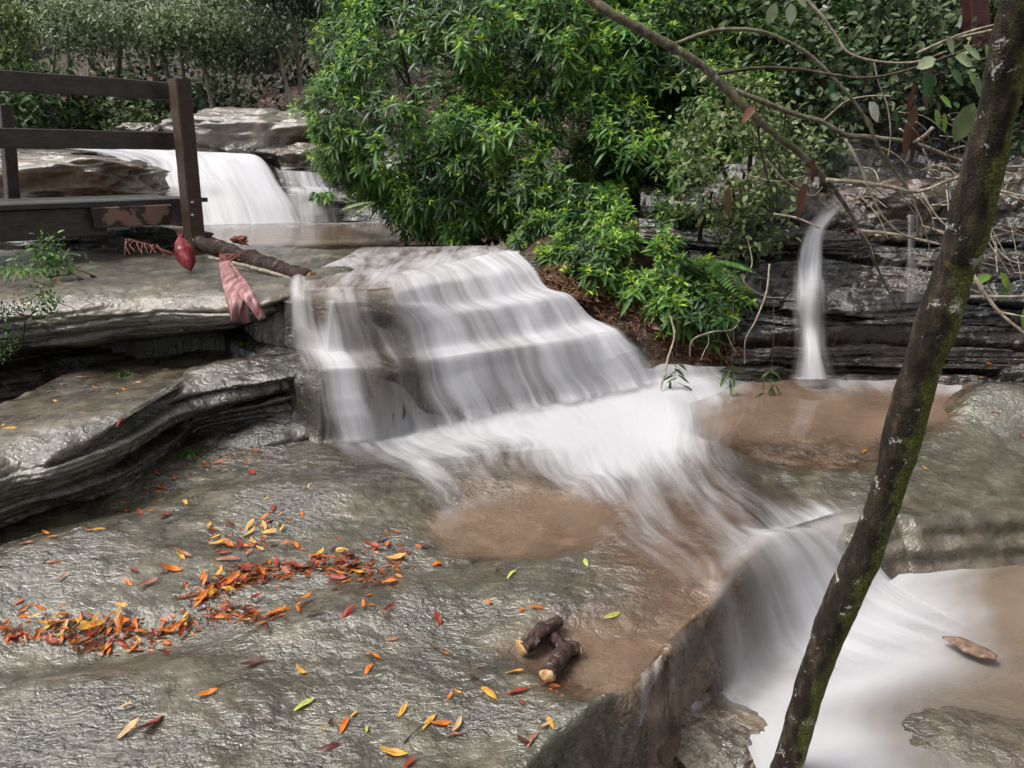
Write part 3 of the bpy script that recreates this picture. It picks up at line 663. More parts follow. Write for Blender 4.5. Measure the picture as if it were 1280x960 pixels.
    # faint run of water higher up the wall
    veil([[(1056,150,7.5,.1,0),(1070,148,7.4,.25,.4),(1084,150,7.4,.1,0)],
          [(1046,195,7.1,.1,0),(1068,192,7.0,.4,.5),(1090,195,7.0,.1,0)],
          [(1036,240,6.6,.1,0),(1066,238,6.5,.45,.6),(1094,240,6.5,.1,0)]], nr=60, nc=40)
    # far cascade
    veil([[(40,184,12.2,.6,0),(120,185,11.6,.8,1),(215,188,11.2,1,1),(260,190,11.0,1,1),(310,192,11.0,1,1),(330,198,10.9,.6,0)],
          [(100,191,11.2,.6,0),(190,198,10.55,.8,1),(230,200,10.4,1,1),(270,202,10.4,.95,1),(318,196,10.5,1,1),(345,215,10.4,.5,0)],
          [(175,225,10.2,.6,0),(205,225,10.05,.75,1),(245,225,10.0,1,1),(285,222,10.0,.9,1),(335,225,10.1,1,1),(360,240,10.1,.5,0)],
          [(185,252,10.0,.6,0),(215,252,9.85,.75,1),(255,250,9.8,1,1),(300,248,9.75,.9,1),(350,250,9.8,1,1),(378,256,9.9,.5,0)],
          [(195,278,9.8,.6,0),(225,279.5,9.6,.9,1),(265,280,9.5,1,1),(310,280,9.5,1,1),(360,279,9.6,1,1),(392,278,9.7,.7,.1)]], nr=160, nc=160)
    veil([[(336,206,10.6,.2,0),(352,212,10.4,.5,.8),(375,214,10.3,.55,.9),(400,216,10.3,.4,.8),(424,220,10.3,.2,0)],
          [(345,230,10.2,.2,0),(360,232,10.1,.5,.9),(380,232,10.05,.55,.9),(408,234,10.0,.5,.9),(426,236,10.1,.1,0)],
          [(350,237,10.0,.4,0),(368,238,9.9,.7,1),(388,238,9.88,.7,1),(412,238,9.9,.7,1),(432,240,10.0,.1,0)],
          [(356,278,9.8,.4,0),(374,278,9.7,.6,1),(394,277.5,9.66,.5,1),(420,277,9.7,.6,1),(440,276,9.8,.1,0)]], nr=90, nc=110)
# ================= plants =================
def leaf_mat(name, rough=.38, trans=.25, spec=.5):
    m = NT(name); a = m.attr('tint').outputs['Color']
    p = m.obj()
    col = m.mix(m.mr(m.noise(p, 30, 2), .35, .65, .0, .35), a, (.02, .035, .012))
    b = m.n('BsdfPrincipled', {'Base Color': col, 'Roughness': rough, 'Specular IOR Level': spec})
    t = m.n('BsdfTranslucent', {'Color': col})
    return m.out(m.n('MixShader', {0: trans, 1: b, 2: t}))
MAT['leaf'] = leaf_mat('glossy_leaf', .42, .28, .35)
MAT['small_leaf'] = leaf_mat('small_leaf', .5, .25, .35)
MAT['dry_leaf'] = leaf_mat('fallen_leaf', .45, .12, .35)

def unit(v): return v / (np.linalg.norm(v, axis=-1, keepdims=True) + 1e-9)
def leaves_arrays(B, D, U, L, W, col, droop=.25, fold=.25):
    """vectorised leaves: base B, direction D, up hint U"""
    D = unit(D); S = unit(np.cross(D, U)); Nn = np.cross(S, D)
    s = np.array([0, .22, .5, .78, 1.0]); w = np.array([0, .38, .5, .36, 0])
    n = len(B); V = np.zeros((n, 11, 3)); k = 0
    idx = {}
    for j, (a, b) in enumerate(zip(s, w)):
        c = B + D * (L * a)[:, None] - np.array([0, 0, 1.0]) * (droop * L * a * a)[:, None]
        if b == 0: V[:, k] = c; idx[j] = (k,); k += 1
        else:
            up = Nn * (W * b * fold)[:, None]
            V[:, k] = c + S * (W * b)[:, None] + up; V[:, k+1] = c; V[:, k+2] = c - S * (W * b)[:, None] + up
            idx[j] = (k, k+1, k+2); k += 3
    q, t = [], []
    t += [(0, 1, 2), (0, 2, 3)]
    for j in (1, 2):
        a, b = idx[j], idx[j+1]
        q += [(a[0], b[0], b[1], a[1]), (a[1], b[1], b[2], a[2])]
    a = idx[3]; t += [(a[0], 10, a[1]), (a[1], 10, a[2])]
    off = (np.arange(n) * 11)[:, None, None]
    Q = (np.array(q)[None] + off).reshape(-1, 4); T = (np.array(t)[None] + off).reshape(-1, 3)
    cc = np.repeat(np.concatenate([col, np.ones((n, 1))], 1), 11, axis=0)
    return V.reshape(-1, 3), Q, T, cc
def leaves_obj(name, mat, parent, B, D, U, L, W, col, **k):
    V, Q, T, cc = leaves_arrays(B, D, U, L, W, col, **k)
    return mesh(name, V, [Q, T], mat, parent, smooth=True, attrs={'tint': cc})
def lerp3(a, b, t): return np.array(a)[None] * (1 - t[:, None]) + np.array(b)[None] * t[:, None]

def lump_points(lumps, dens, rng, depth=.25, flat=.85):
    """points on and just inside the skin of a union of ellipsoids; returns p, outward normal"""
    Ps, Ns = [], []
    Cc = np.array([PY(u, v, y) for u, v, y, r in lumps]); R = np.array([l[3] for l in lumps])
    for c, r in zip(Cc, R):
        n = int(dens * 4 * math.pi * r * r)
        d = unit(rng.normal(size=(n, 3)))
        bump = 1 + .16 * fbm(d[:, 0] * 2.2 + c[0] * 3, d[:, 1] * 2.2 + c[1], d[:, 2] * 2.2, 3)
        rr = r * bump * (1 - depth * rng.random(n) ** 2)
        p = c + d * rr[:, None] * np.array([1, 1, flat])
        ins = np.zeros(n, bool)
        for c2, r2 in zip(Cc, R):
            if np.allclose(c, c2): continue
            ins |= np.linalg.norm((p - c2) / np.array([1, 1, flat]), axis=1) < r2 * .80
        keep = ~ins & (d[:, 1] < .45)
        Ps.append(p[keep]); Ns.append(d[keep])
    return np.concatenate(Ps), np.concatenate(Ns)

def whorl_shrub(label, lumps, base, dens, seed, L=.135, dark=(.024, .072, .018), mid=(.115, .27, .048), young=(.54, .76, .065), gmin=0.0, cat='shrub', gaps=.0):
    rng = np.random.default_rng(seed)
    P, N = lump_points(lumps, dens, rng)
    g = fbm(P[:, 0] * 1.6, P[:, 1] * 1.6, P[:, 2] * 1.6, 2)
    k = (g > -.30 + gaps); P, N = P[k], N[k]
    gz = ground(P[:, 0], P[:, 1]); k = (P[:, 2] > gz + .03) & (P[:, 2] > .80 * (P[:, 0] < .25)); P, N = P[k], N[k]
    n = len(P)
    ax = unit(N * .8 + np.array([0, -.15, .75]) + rng.normal(size=(n, 3)) * .25)
    t1 = unit(np.cross(ax, rng.normal(size=(n, 3)))); t2 = np.cross(ax, t1)
    B, D, U, LL, WW, CC = [], [], [], [], [], []
    vit = rng.random(n); tone = fbm(P[:, 0] * 2.6, P[:, 1] * 2.6, P[:, 2] * 2.6 + 9, 3); vit = np.clip(vit + .5 * tone, 0, 1)
    P = P + N * (.16 * fbm(P[:, 0] * 5, P[:, 1] * 5, P[:, 2] * 5, 2))[:, None]
    szs = rng.uniform(.7, 1.2, n)
    for j in range(11):
        th = np.radians(22 + j * 8.5 + rng.normal(size=n) * 8); ph = j * 2.4 + rng.random(n) * .5 + rng.random(n)
        d = ax * np.cos(th)[:, None] + (t1 * np.cos(ph)[:, None] + t2 * np.sin(ph)[:, None]) * np.sin(th)[:, None]
        B.append(P - ax * (.006 * j)); D.append(d); U.append(ax + .001)
        l = szs * L * (.42 + .07 * min(j, 8)) * (.8 + .4 * rng.random(n)); LL.append(l); WW.append(l * (.20 + .03 * rng.random(n)))
        young_t = np.clip((4.2 - j) / 3, 0, 1) * np.clip((vit - .25) * 2.2, 0, 1)
        base_c = lerp3(dark, mid, np.clip(.5 * rng.random(n) + .4 * vit + .75 * tone, 0, 1)) * (.8 + .4 * rng.random((n, 1)))
        CC.append(base_c * (1 - young_t[:, None]) + np.array(young)[None] * young_t[:, None])
    root = thing('shrub', label, cat, loc=tuple(base))
    leaves_obj('foliage', MAT['leaf'], root, np.concatenate(B), np.concatenate(D), np.concatenate(U), np.concatenate(LL), np.concatenate(WW), np.concatenate(CC), droop=.30)
    stems(root, lumps, base, seed, rng)
    return root
def stems(root, lumps, base, seed, rng, r0=.03, name='stem'):
    b = Vector(base)
    for i, (u, v, y, r) in enumerate(lumps[:9]):
        c = VY(u, v, y)
        s = b + Vector((rng.normal() * .12, rng.normal() * .12, -.05))
        m = s.lerp(c, .5) + Vector((rng.normal() * .12, .1, rng.normal() * .1))
        tube(name, [s, m, c], [r0, r0 * .7, r0 * .35], MAT['twig_dark'], root, seg=6)

def small_shrub(label, lumps, base, dens, seed, L=.055, W=.55, dark=(.03, .07, .02), mid=(.08, .15, .05), light=(.20, .28, .11), cat='shrub', name='shrub', depth=.5, group=None, clus=5, thr=-.35, lightp=2.0, rstem=.03, tw=True):
    rng = np.random.default_rng(seed)
    P, N = lump_points(lumps, dens, rng, depth=depth)
    g = fbm(P[:, 0] * 2.4 + seed, P[:, 1] * 2.4, P[:, 2] * 2.4, 3); k = g > thr; P, N, g = P[k], N[k], g[k]
    gz = ground(P[:, 0], P[:, 1]) ; k = (P[:, 1] > 9) | (P[:, 2] > gz + .03); P, N, g = P[k], N[k], g[k]
    n = len(P); B, D, U, LL, WW, CC = [], [], [], [], [], []
    for j in range(clus):
        off = rng.normal(size=(n, 3)) * L * 1.1
        d = unit(N * .5 + rng.normal(size=(n, 3)) * .8 + np.array([0, -.2, .1]))
        B.append(P + off); D.append(d); U.append(unit(np.array([0, -.3, 1.0]) + rng.normal(size=(n, 3)) * .5))
        l = L * (.6 + .8 * rng.random(n)); LL.append(l); WW.append(l * W)
        t = rng.random(n) ** lightp
        c = lerp3(dark, mid, np.clip(rng.random(n) * .8 + g * .5, 0, 1)); c = c * (1 - t[:, None]) + np.array(light)[None] * t[:, None]
        CC.append(c)
    root = thing(name, label, cat, loc=tuple(base), group=group)
    leaves_obj('foliage' if name != 'tree' else 'crown', MAT['small_leaf'], root, np.concatenate(B), np.concatenate(D), np.concatenate(U), np.concatenate(LL), np.concatenate(WW), np.concatenate(CC), droop=.15)
    if tw: stems(root, lumps, base, seed, rng, r0=rstem)
    return root

# ---------- tubes ----------
def smooth_path(pts, n):
    c = np.array([tuple(p) for p in pts], float)
    return cr_matrix(len(c), n) @ c
def tube_arrays(pts, radii, seg=8, step=None, n=None, rough=.0, seed=0, knots=None, ripple=0):
    L = sum((Vector(b) - Vector(a)).length for a, b in zip(pts[:-1], pts[1:]))
    n = n or max(4, int(L / (step or max(.01, np.mean(radii) * 1.2))))
    P = smooth_path(pts, n); R = np.interp(np.linspace(0, 1, n), np.linspace(0, 1, len(radii)), radii)
    T = unit(np.gradient(P, axis=0)); a = np.zeros((n, 3))
    v = np.array([0, 0, 1.0]) if abs(T[0, 2]) < .8 else np.array([1.0, 0, 0])
    v = v - T[0] * v.dot(T[0]); v /= np.linalg.norm(v)
    for i in range(n):
        v = v - T[i] * v.dot(T[i]); v /= np.linalg.norm(v); a[i] = v
    b = np.cross(T, a); th = np.linspace(0, 2 * math.pi, seg, endpoint=False)
    D = a[:, None] * np.cos(th)[None, :, None] + b[:, None] * np.sin(th)[None, :, None]
    X = P[:, None] + D * R[:, None, None]
    if rough:
        q = X / (np.mean(R) * 2.2)
        k = 1 + rough * fbm(q[..., 0] * .8 + seed, q[..., 1] * .8, q[..., 2] * .8, 3) + rough * .5 * perlin(q[..., 0] * .25 + seed, q[..., 1] * .25, q[..., 2] * .25)
        X = P[:, None] + D * (R[:, None] * k)[..., None]
    V = X.reshape(-1, 3); i = np.arange(n * seg).reshape(n, seg); j = np.roll(i, -1, axis=1)
    F = np.stack([i[:-1], j[:-1], j[1:], i[1:]], -1).reshape(-1, 4)
    c0, c1 = len(V), len(V) + 1
    V = np.concatenate([V, P[:1], P[-1:]])
    T0 = np.stack([np.full(seg, c0), j[0], i[0]], -1); T1 = np.stack([np.full(seg, c1), i[-1], j[-1]], -1)
    return V, F, np.concatenate([T0, T1])
def tube(name, pts, radii, mat, parent=None, **k):
    V, F, T = tube_arrays(pts, radii, **k)
    return mesh(name, V, [F, T], mat, parent)
def tubes(name, lst, mat, parent=None, **k):
    Vs, Fs, Ts, o = [], [], [], 0
    for pts, rad in lst:
        V, F, T = tube_arrays(pts, rad, **k); Vs.append(V); Fs.append(F + o); Ts.append(T + o); o += len(V)
    return mesh(name, np.concatenate(Vs), [np.concatenate(Fs), np.concatenate(Ts)], mat, parent)

def bark_mat(name, c0, c1, c2, sc=14, rough=.7, moss=0, lich=0, stretch=(1, 1, .35), bump=.6, dist=.012, pale=(.5, .5, .45)):
    m = NT(name); p = m.obj(); q = m.scl(p, stretch)
    n1 = m.noise(q, sc, 6, .65); n2 = m.noise(p, sc * 5, 4, .6); n3 = m.noise(p, sc * .28, 3, .5)
    col = m.ramp(n1, [(.3, c0), (.5, c1), (.7, c2)])
    if moss:
        nx = m.n('SeparateXYZ', {0: m.n('Normal') if False else m.n('NewGeometry').outputs['Normal']})
        side = m.math('ADD', m.math('MULTIPLY', nx.outputs['X'], .55), m.math('MULTIPLY', n3, 1.6))
        f = m.mr(m.math('ADD', side, m.math('MULTIPLY', n1, .5)), 1.27 - moss * .3, 1.50 - moss * .25)
        mc = m.ramp(m.noise(p, 160, 4), [(.3, (.03, .042, .008)), (.5, (.085, .10, .022)), (.72, (.20, .22, .05))])
        col = m.mix(f, col, mc)
    if lich:
        lf = m.mr(m.math('ADD', m.math('MULTIPLY', m.noise(p, sc * .55, 4, .6, .6), .7), m.math('MULTIPLY', n2, .3)), .585, .64, 0, lich)
        col = m.mix(lf, col, m.mix(n2, tuple(c * .6 for c in pale), pale))
    b = m.n('Bump', {'Height': m.math('ADD', n1, m.math('MULTIPLY', n2, .4)), 'Strength': bump, 'Distance': dist})
    return m.out(m.n('BsdfPrincipled', {'Base Color': col, 'Roughness': rough, 'Normal': b, 'Specular IOR Level': .25}))
MAT['twig_dark'] = bark_mat('dark_twig', (.02, .015, .01), (.05, .035, .022), (.09, .07, .05), sc=30)
MAT['twig_pale'] = bark_mat('pale_twig', (.10, .085, .06), (.24, .20, .15), (.42, .38, .30), sc=40, rough=.6)
MAT['branch'] = bark_mat('lichen_branch', (.035, .03, .02), (.11, .095, .065), (.24, .22, .17), sc=30, moss=.35, lich=.5)
MAT['trunk'] = bark_mat('mossy_trunk', (.006, .0045, .003), (.021, .016, .010), (.075, .060, .036), sc=34, rough=.85, moss=1.25, lich=1, bump=1.0, dist=.01)
MAT['grey_trunk'] = bark_mat('grey_bark', (.09, .075, .06), (.24, .21, .17), (.48, .44, .38), sc=6)
MAT['red_root'] = bark_mat('root_fibre', (.03, .012, .006), (.12, .052, .026), (.26, .14, .08), sc=60)
MAT['log'] = bark_mat('wet_log', (.007, .0035, .003), (.022, .011, .009), (.07, .042, .034), sc=34, rough=.75, lich=.55, stretch=(.6, 1, 1), bump=.9, pale=(.50, .36, .24))
MAT['purple_log'] = bark_mat('wet_purple_log', (.014, .007, .007), (.055, .030, .027), (.14, .085, .072), sc=70, rough=.4, lich=1, bump=1, pale=(.55, .47, .36))
MAT['pale_wood'] = bark_mat('broken_wood', (.14, .06, .02), (.50, .30, .13), (.78, .62, .40), sc=70)
MAT['brown_wood'] = bark_mat('brown_bark_piece', (.05, .028, .018), (.15, .095, .065), (.28, .20, .15), sc=30, rough=.4)

def hill():
    X, Y = np.meshgrid(np.linspace(-16, 16, 200), np.linspace(8.6, 32, 150))
    yb = 12.2 + .6 * perlin(X * .4, Y * .3, 1) - 3.2 * sstep(-.5, 1.5, X)
    Z = .9 + .42 * np.maximum(0, Y - yb) + .35 * perlin(X * .5, Y * .5, 3) * sstep(0, 2, Y - yb) + .08 * fbm(X * 2, Y * 2, 3, 4)
    Z = np.where(Y < yb, .75 - .1 * np.minimum(yb - Y, 9), Z); Z = np.minimum(Z, 5.0)
    M = np.zeros(X.shape + (4,)); M[..., 3] = 1
    P = np.stack([X, Y, Z], -1)
    tag(mesh('hills', P.reshape(-1, 3), grid_faces(*X.shape), MAT['litter'], attrs={'mask': M.reshape(-1, 4)}), kind='structure')
    return lambda x, y: np.interp(0, [0], [0])
def litter_mat():
    m = NT('leaf_litter_soil'); p = m.obj()
    v = m.n('TexVoronoi', {'Vector': p, 'Scale': 14}).outputs['Color']
    n = m.noise(p, 10, 6, .7)
    col = m.ramp(m.math('ADD', m.math('MULTIPLY', n, .6), m.math('MULTIPLY', m.n('SeparateColor', {0: v}).outputs[0], .4)), [(.25, (.012, .007, .005)), (.5, (.030, .016, .011)), (.7, (.085, .045, .032)), (.85, (.18, .12, .09))])
    b = m.n('Bump', {'Height': n, 'Strength': 1, 'Distance': .06})
    return m.out(m.n('BsdfPrincipled', {'Base Color': col, 'Roughness': .7, 'Normal': b}))
MAT['litter'] = litter_mat()

def hill_z(x, y):
    yb = 12.2 + .6 * perlin(x * .4, y * .3, 1) - 3.2 * sstep(-.5, 1.5, x)
    return np.minimum(.9 + .42 * np.maximum(0, y - yb), 5.0)
def undergrowth():
    """the far wood reads as one mass: many small leaves on mounds over the hillside"""
    rng = np.random.default_rng(31)
    lumps = []
    for i in range(150):
        x = rng.uniform(-13, 13); y = rng.uniform(13.2, 22)
        if x < -2.8 and y < 16.2: continue
        if x > -4.6 and x < -3.0 and y < 16: continue
        if x > .5: y -= 3.5
        z = float(hill_z(x, y)) + rng.uniform(.1, 1.6); r = rng.uniform(.4, 1.0); z = min(z, 1.5 + .17 * y - .2)
        lumps.append((x, y, z, r))
    for i in range(95):          # low dark bushes nearer the stream
        x = rng.uniform(-11, -4.6); y = rng.uniform(12.9, 16.0); r = rng.uniform(.2, .5); lumps.append((x, y, float(hill_z(x, y)) + r * .6, r))
    B, D, U, LL, WW, CC = [], [], [], [], [], []
    for x, y, z, r in lumps:
        n = int(820 * r * r); d = unit(rng.normal(size=(n, 3))); d[:, 1] = -np.abs(d[:, 1]) + .3
        p = np.array([x, y, z]) + d * (r * (.6 + .5 * rng.random(n)))[:, None]
        B.append(p); D.append(unit(d + rng.normal(size=(n, 3)) * .7)); U.append(unit(np.array([0, -.4, 1.]) + .4 * rng.normal(size=(n, 3))))
        l = rng.uniform(.08, .19, n); LL.append(l); WW.append(l * rng.uniform(.35, .6))
        base = rng.uniform(.45, 1.9) * np.array([.016, .028, .010]) + rng.random() * np.array([.03, .038, .016])
        t = rng.random(n) ** 3
        CC.append(base[None] * (.6 + .8 * rng.random((n, 1))) + t[:, None] * np.array([.13, .17, .08]))
    o = leaves_obj('undergrowth', MAT['small_leaf'], None, *[np.concatenate(a) for a in (B, D, U, LL, WW, CC)], droop=.1)
    tag(o, 'dark dense undergrowth covering the far wooded hillside', 'undergrowth', kind='stuff')
    # litter leaves and fallen sticks on the slope
    n = 5000; x = rng.uniform(-9, 2, n); y = rng.uniform(12.2, 17, n); z = hill_z(x, y) + .05
    kk = (x > -5.4) | (rng.random(n) < .25); x, y, z = x[kk], y[kk], z[kk]; n = len(x)
    B = np.stack([x, y, z], -1); D = unit(rng.normal(size=(n, 3)) * np.array([1, 1, .3])); U = np.tile([0, -.4, 1.], (n, 1)) + .3 * rng.normal(size=(n, 3))
    l = rng.uniform(.07, .15, n); c = lerp3((.09, .03, .018), (.28, .13, .09), rng.random(n))
    o = leaves_obj('leaf_litter', MAT['small_leaf'], None, B, D, U, l, l * .4, c, droop=.2)
    tag(o, 'red brown leaf litter on the far hillside', 'leaf litter', kind='stuff')

def far_tree(label, path, r, lumps, seed, tint, dens=55, group='thin trees on the far hillside'):
    b = VY(*path[0])
    root = thing('tree', label, 'tree', loc=tuple(b), group=None)
    tube('trunk', [VY(*p) for p in path], [r, r * .85, r * .6], MAT['grey_trunk'], root, seg=8, rough=.15, seed=seed)
    if lumps:
        rng = np.random.default_rng(seed)
        P, N = lump_points(lumps, dens, rng, depth=.9, flat=.6)
        g = fbm(P[:, 0] * 1.8 + seed, P[:, 1], P[:, 2] * 2.4, 2); k = g > -.1; P, N = P[k], N[k]; n = len(P)
        B, D, U, LL, WW, CC = [], [], [], [], [], []
        for j in range(17):
            B.append(P + rng.normal(size=(n, 3)) * .12); D.append(unit(N * .4 + rng.normal(size=(n, 3)))); U.append(unit(np.array([0, -.3, 1.]) + .4 * rng.normal(size=(n, 3))))
            l = rng.uniform(.05, .10, n); LL.append(l); WW.append(l * .40)
            t = rng.random(n) ** 1.5; CC.append(lerp3(tuple(c * .45 for c in tint), tint, t))
        leaves_obj('crown', MAT['small_leaf'], root, *[np.concatenate(a) for a in (B, D, U, LL, WW, CC)], droop=.1)
        c0 = VY(*path[-1])
        for i, l in enumerate(lumps[:5]):
            c = VY(*l[:3]); s = VY(*path[1]).lerp(c0, .5)
            tube('limb', [s, s.lerp(c, .5) + Vector((0, 0, .1)), c], [r * .5, r * .3, r * .15], MAT['grey_trunk'], root, seg=6)
    return root

def grass_tuft(label, pos, n, L, seed, cat='grass tuft', col=((.05, .13, .03), (.16, .30, .07)), spread=.1, W=.045, fall=.9, name='grass_tuft'):
    rng = np.random.default_rng(seed); c = np.array(pos)
    B = c + rng.normal(size=(n, 3)) * np.array([spread, spread * .6, .005])
    D = unit(np.stack([rng.normal(size=n), rng.normal(size=n) - .3, np.abs(rng.normal(size=n)) * .8 + .7], -1))
    l = L * rng.uniform(.5, 1.1, n)
    o = leaves_obj(name, MAT['leaf'], None, B, D, np.tile([0, 0, 1.], (n, 1)) + .2 * rng.normal(size=(n, 3)), l, l * W * 2, lerp3(col[0], col[1], rng.random(n)), droop=fall)
    return tag(o, label, cat)
def frond(B0, D0, L, n, rng, ll=.3):
    """fern frond arrays: pinnae along an arching rachis"""
    B, D, U, LL, WW = [], [], [], [], []
    D0 = Vector(D0).normalized(); side = D0.cross(Vector((0, 0, 1))).normalized(); up = side.cross(D0)
    pts = []
    for i in range(n):
        t = (i + 1) / n; p = Vector(B0) + D0 * (L * t) - Vector((0, 0, 1)) * (L * .35 * t * t)
        pts.append(p); w = math.sin(math.pi * min(1, t * .85 + .12)) * L * ll
        for s in (-1, 1):
            B.append(tuple(p)); D.append(tuple(side * s + D0 * .45 - Vector((0, 0, .15)))); U.append(tuple(up)); LL.append(w); WW.append(w * .24)
    return [np.array(a) for a in (B, D, U, LL, WW)], pts
def fern(label, pos, dirs, L, seed, n=16, col=((.05, .13, .035), (.12, .24, .06)), ll=.3):
    rng = np.random.default_rng(seed); root = thing('fern', label, 'fern', loc=tuple(pos)); A = []; st = []
    for d in dirs:
        a, pts = frond(pos, d, L * rng.uniform(.8, 1.1), n, rng, ll); A.append(a); st.append(([Vector(pos)] + pts[::4] + [pts[-1]], [.004, .001]))
    a = [np.concatenate(x) for x in zip(*A)]
    leaves_obj('frond', MAT['leaf'], root, a[0], a[1], a[2], a[3], a[4], lerp3(col[0], col[1], rng.random(len(a[0]))), droop=.15)
    tubes('stalk', st, MAT['twig_dark'], root, seg=5)
    return root

def plants():
    hill(); undergrowth()
    b1 = PY(600, 300, 7.9); 
    whorl_shrub('large dense shrub with glossy whorled leaves left of the bank above the falls',
        [(520,150,8.0,1.0),(492,80,8.4,.70),(620,60,8.4,1.3),(640,190,7.9,.95),(560,225,7.6,.55),(482,215,7.9,.40),(600,-10,8.8,1.0),(490,10,8.8,.65),(730,110,8.2,1.15),(700,235,7.5,.75),(740,0,8.8,1.0),(560,120,7.7,.5),(690,60,7.6,.6),(600,270,7.4,.3),(520,255,7.6,.3)], b1, 175, 1, L=.125)
    b2 = PY(800, 380, 7.2)
    whorl_shrub('lower green shrub with bright shoots hanging over the brown root bank',
        [(800,240,7.4,.85),(760,325,6.75,.42),(850,345,6.6,.50),(900,400,6.2,.26),(860,150,8.0,1.0),(860,40,8.6,1.0),(905,290,6.8,.42),(700,310,6.9,.28),(835,405,6.15,.20),(960,60,8.6,1.0),(690,265,7.1,.4),(730,300,6.9,.35),(800,365,6.4,.30),(860,385,6.2,.28),(890,350,6.3,.3),(650,285,7.2,.32),(780,170,7.4,.5),*[(u, v, float(hit(u, v)[1][0]) - .04, r) for u, v, r in ((668,300,.22),(700,322,.22),(732,338,.17),(765,352,.16),(798,366,.16),(830,380,.15),(862,394,.15),(892,410,.14),(915,428,.10),(690,285,.3),(725,305,.3),(765,325,.3),(805,345,.3),(845,360,.3),(885,378,.28),(915,395,.22),(870,340,.32),(820,310,.34),(800,262,.5),(840,300,.35),(790,285,.4),(870,300,.35),(840,265,.5),(885,280,.45),(905,320,.35),(900,350,.3),(870,250,.5),(745,255,.5),(770,230,.6),(720,270,.4),(850,220,.6),(900,240,.4))],(805,325,6.2,.36),(880,345,6.1,.3)], b2, 220, 2, L=.112, dark=(.024, .070, .018), mid=(.12, .27, .045), young=(.56, .76, .06), gaps=.0)
    small_shrub('pale small leaved shrub left of the thin waterfall',
        [(890,175,5.9,.30),(930,215,5.8,.34),(890,240,5.9,.30),(960,280,5.8,.22),(940,150,6.1,.26),(870,200,6.1,.22),(985,180,6.1,.22),(930,300,5.9,.2),(960,215,6.0,.26),(905,130,6.2,.3)], PY(930, 340, 6.2), 210, 4, L=.045, dark=(.04, .07, .02), mid=(.10, .15, .05), light=(.32, .38, .16))
    small_shrub('leafy scrub with pale leaves above the thin waterfall',
        [(1010,70,7.4,.45),(1080,110,7.4,.40),(1010,130,7.2,.34),(1110,60,7.8,.5),(1170,90,7.6,.4),(950,30,7.8,.5),(1060,0,8.2,.6),(1180,0,8.2,.6),(1260,50,8.0,.5),(1030,180,6.9,.22)], PY(1060, 170, 7.6), 95, 5, L=.075, dark=(.02, .045, .018), mid=(.05, .10, .04), light=(.28, .34, .18), lightp=2.6)
    small_shrub('dark scrub in the upper right corner behind the mossy trunk',
        [(1230,120,7.6,.4),(1280,180,7.4,.4),(1330,60,7.8,.7),(1240,10,8.6,.7),(1120,0,8.8,.8),(960,10,8.8,.8)], PY(1260, 190, 7.6), 90, 6, L=.07, dark=(.012, .025, .012), mid=(.03, .06, .025), light=(.14, .19, .09), lightp=3)
    # far trees
    far_tree('slender pale tree left of the railing post with a broad grey green crown', [(197,122,14.5),(186,40,14.5),(182,-40,14.5)], .045,
        [(110,38,14.2,.75),(160,25,14.2,.6),(200,45,14.2,.5),(80,15,14.6,.6)], 41, (.33, .42, .24))
    far_tree('slender tree behind the railing post with a light green crown', [(214,118,14.2),(202,50,14.2),(196,-30,14.2)], .04,
        [(245,35,14.0,.65),(285,20,14.1,.6),(230,55,14.0,.4),(270,60,14.0,.4)], 42, (.31, .40, .20))
    far_tree('mottled slim tree with sparse crown over the far rock shelf', [(266,140,14.0),(256,80,14.0),(250,-20,14.0)], .04,
        [(330,35,14.2,.6),(310,70,14.2,.45),(345,65,14.6,.5)], 43, (.22, .28, .16))
    far_tree('leaning brown trunk on the littered slope', [(338,92,14.4),(330,62,14.4),(322,20,14.4)], .075, [(310,-20,14.4,.6)], 44, (.10, .14, .07))
    far_tree('white flecked slim leaning tree on the littered slope', [(366,140,14.0),(350,70,14.2),(338,-20,14.4)], .045, [(352,-20,14.4,.5)], 45, (.10, .14, .07))
    far_tree('thin pale upright tree nearest the big shrub', [(376,118,14.6),(370,50,14.6),(362,-20,14.6)], .045, [(400,10,14.8,.5)], 46, (.12, .17, .08))
    far_tree('shaded tree at the left edge with a yellow green crown', [(2,110,13.0),(-10,30,13.0),(-20,-40,13.0)], .08, [(12,70,12.8,.35),(20,20,13.0,.3),(-30,30,13,.5),(5,55,12.8,.3)], 47, (.20, .27, .06))
    for i, (u, lean, lab) in enumerate(((60, 8, 'thin dark trunk farthest left above the top rail'), (92, -6, 'thin dark trunk second from the left above the top rail'), (140, 10, 'thin dark leaning trunk above the middle of the top rail'), (235, -8, 'thin dim trunk just right of the railing post'), (290, 6, 'thin dim trunk above the far boulder'), (404, -10, 'thin dim trunk beside the edge of the large shrub'))):
        far_tree(lab, [(u, 150, 14.8), (u + lean, 70, 14.9), (u + lean * 2, -30, 15)], .035 + .01 * (i % 3), [(u + lean * 2, -10 + 12 * (i % 2), 15, .45), (u + lean * 2 - 25, 8, 15, .35)], 80 + i, (.12, .16, .07))
    small_shrub('low bright bush below the middle rail against the dark wood', [(150,150,13.0,.34),(175,160,12.9,.3),(125,158,13.0,.26),(165,140,13.1,.25)], PY(150, 175, 13), 110, 48, L=.10, dark=(.03,.05,.02), mid=(.07,.11,.04), light=(.22,.28,.12), tw=False)
    small_shrub('green bush seen between the rails at the left', [(40,130,12.6,.5),(75,120,12.8,.4),(20,150,12.4,.4)], PY(40, 170, 12.6), 80, 49, L=.11, dark=(.02,.05,.015), mid=(.05,.11,.03), light=(.13,.22,.06), tw=False)
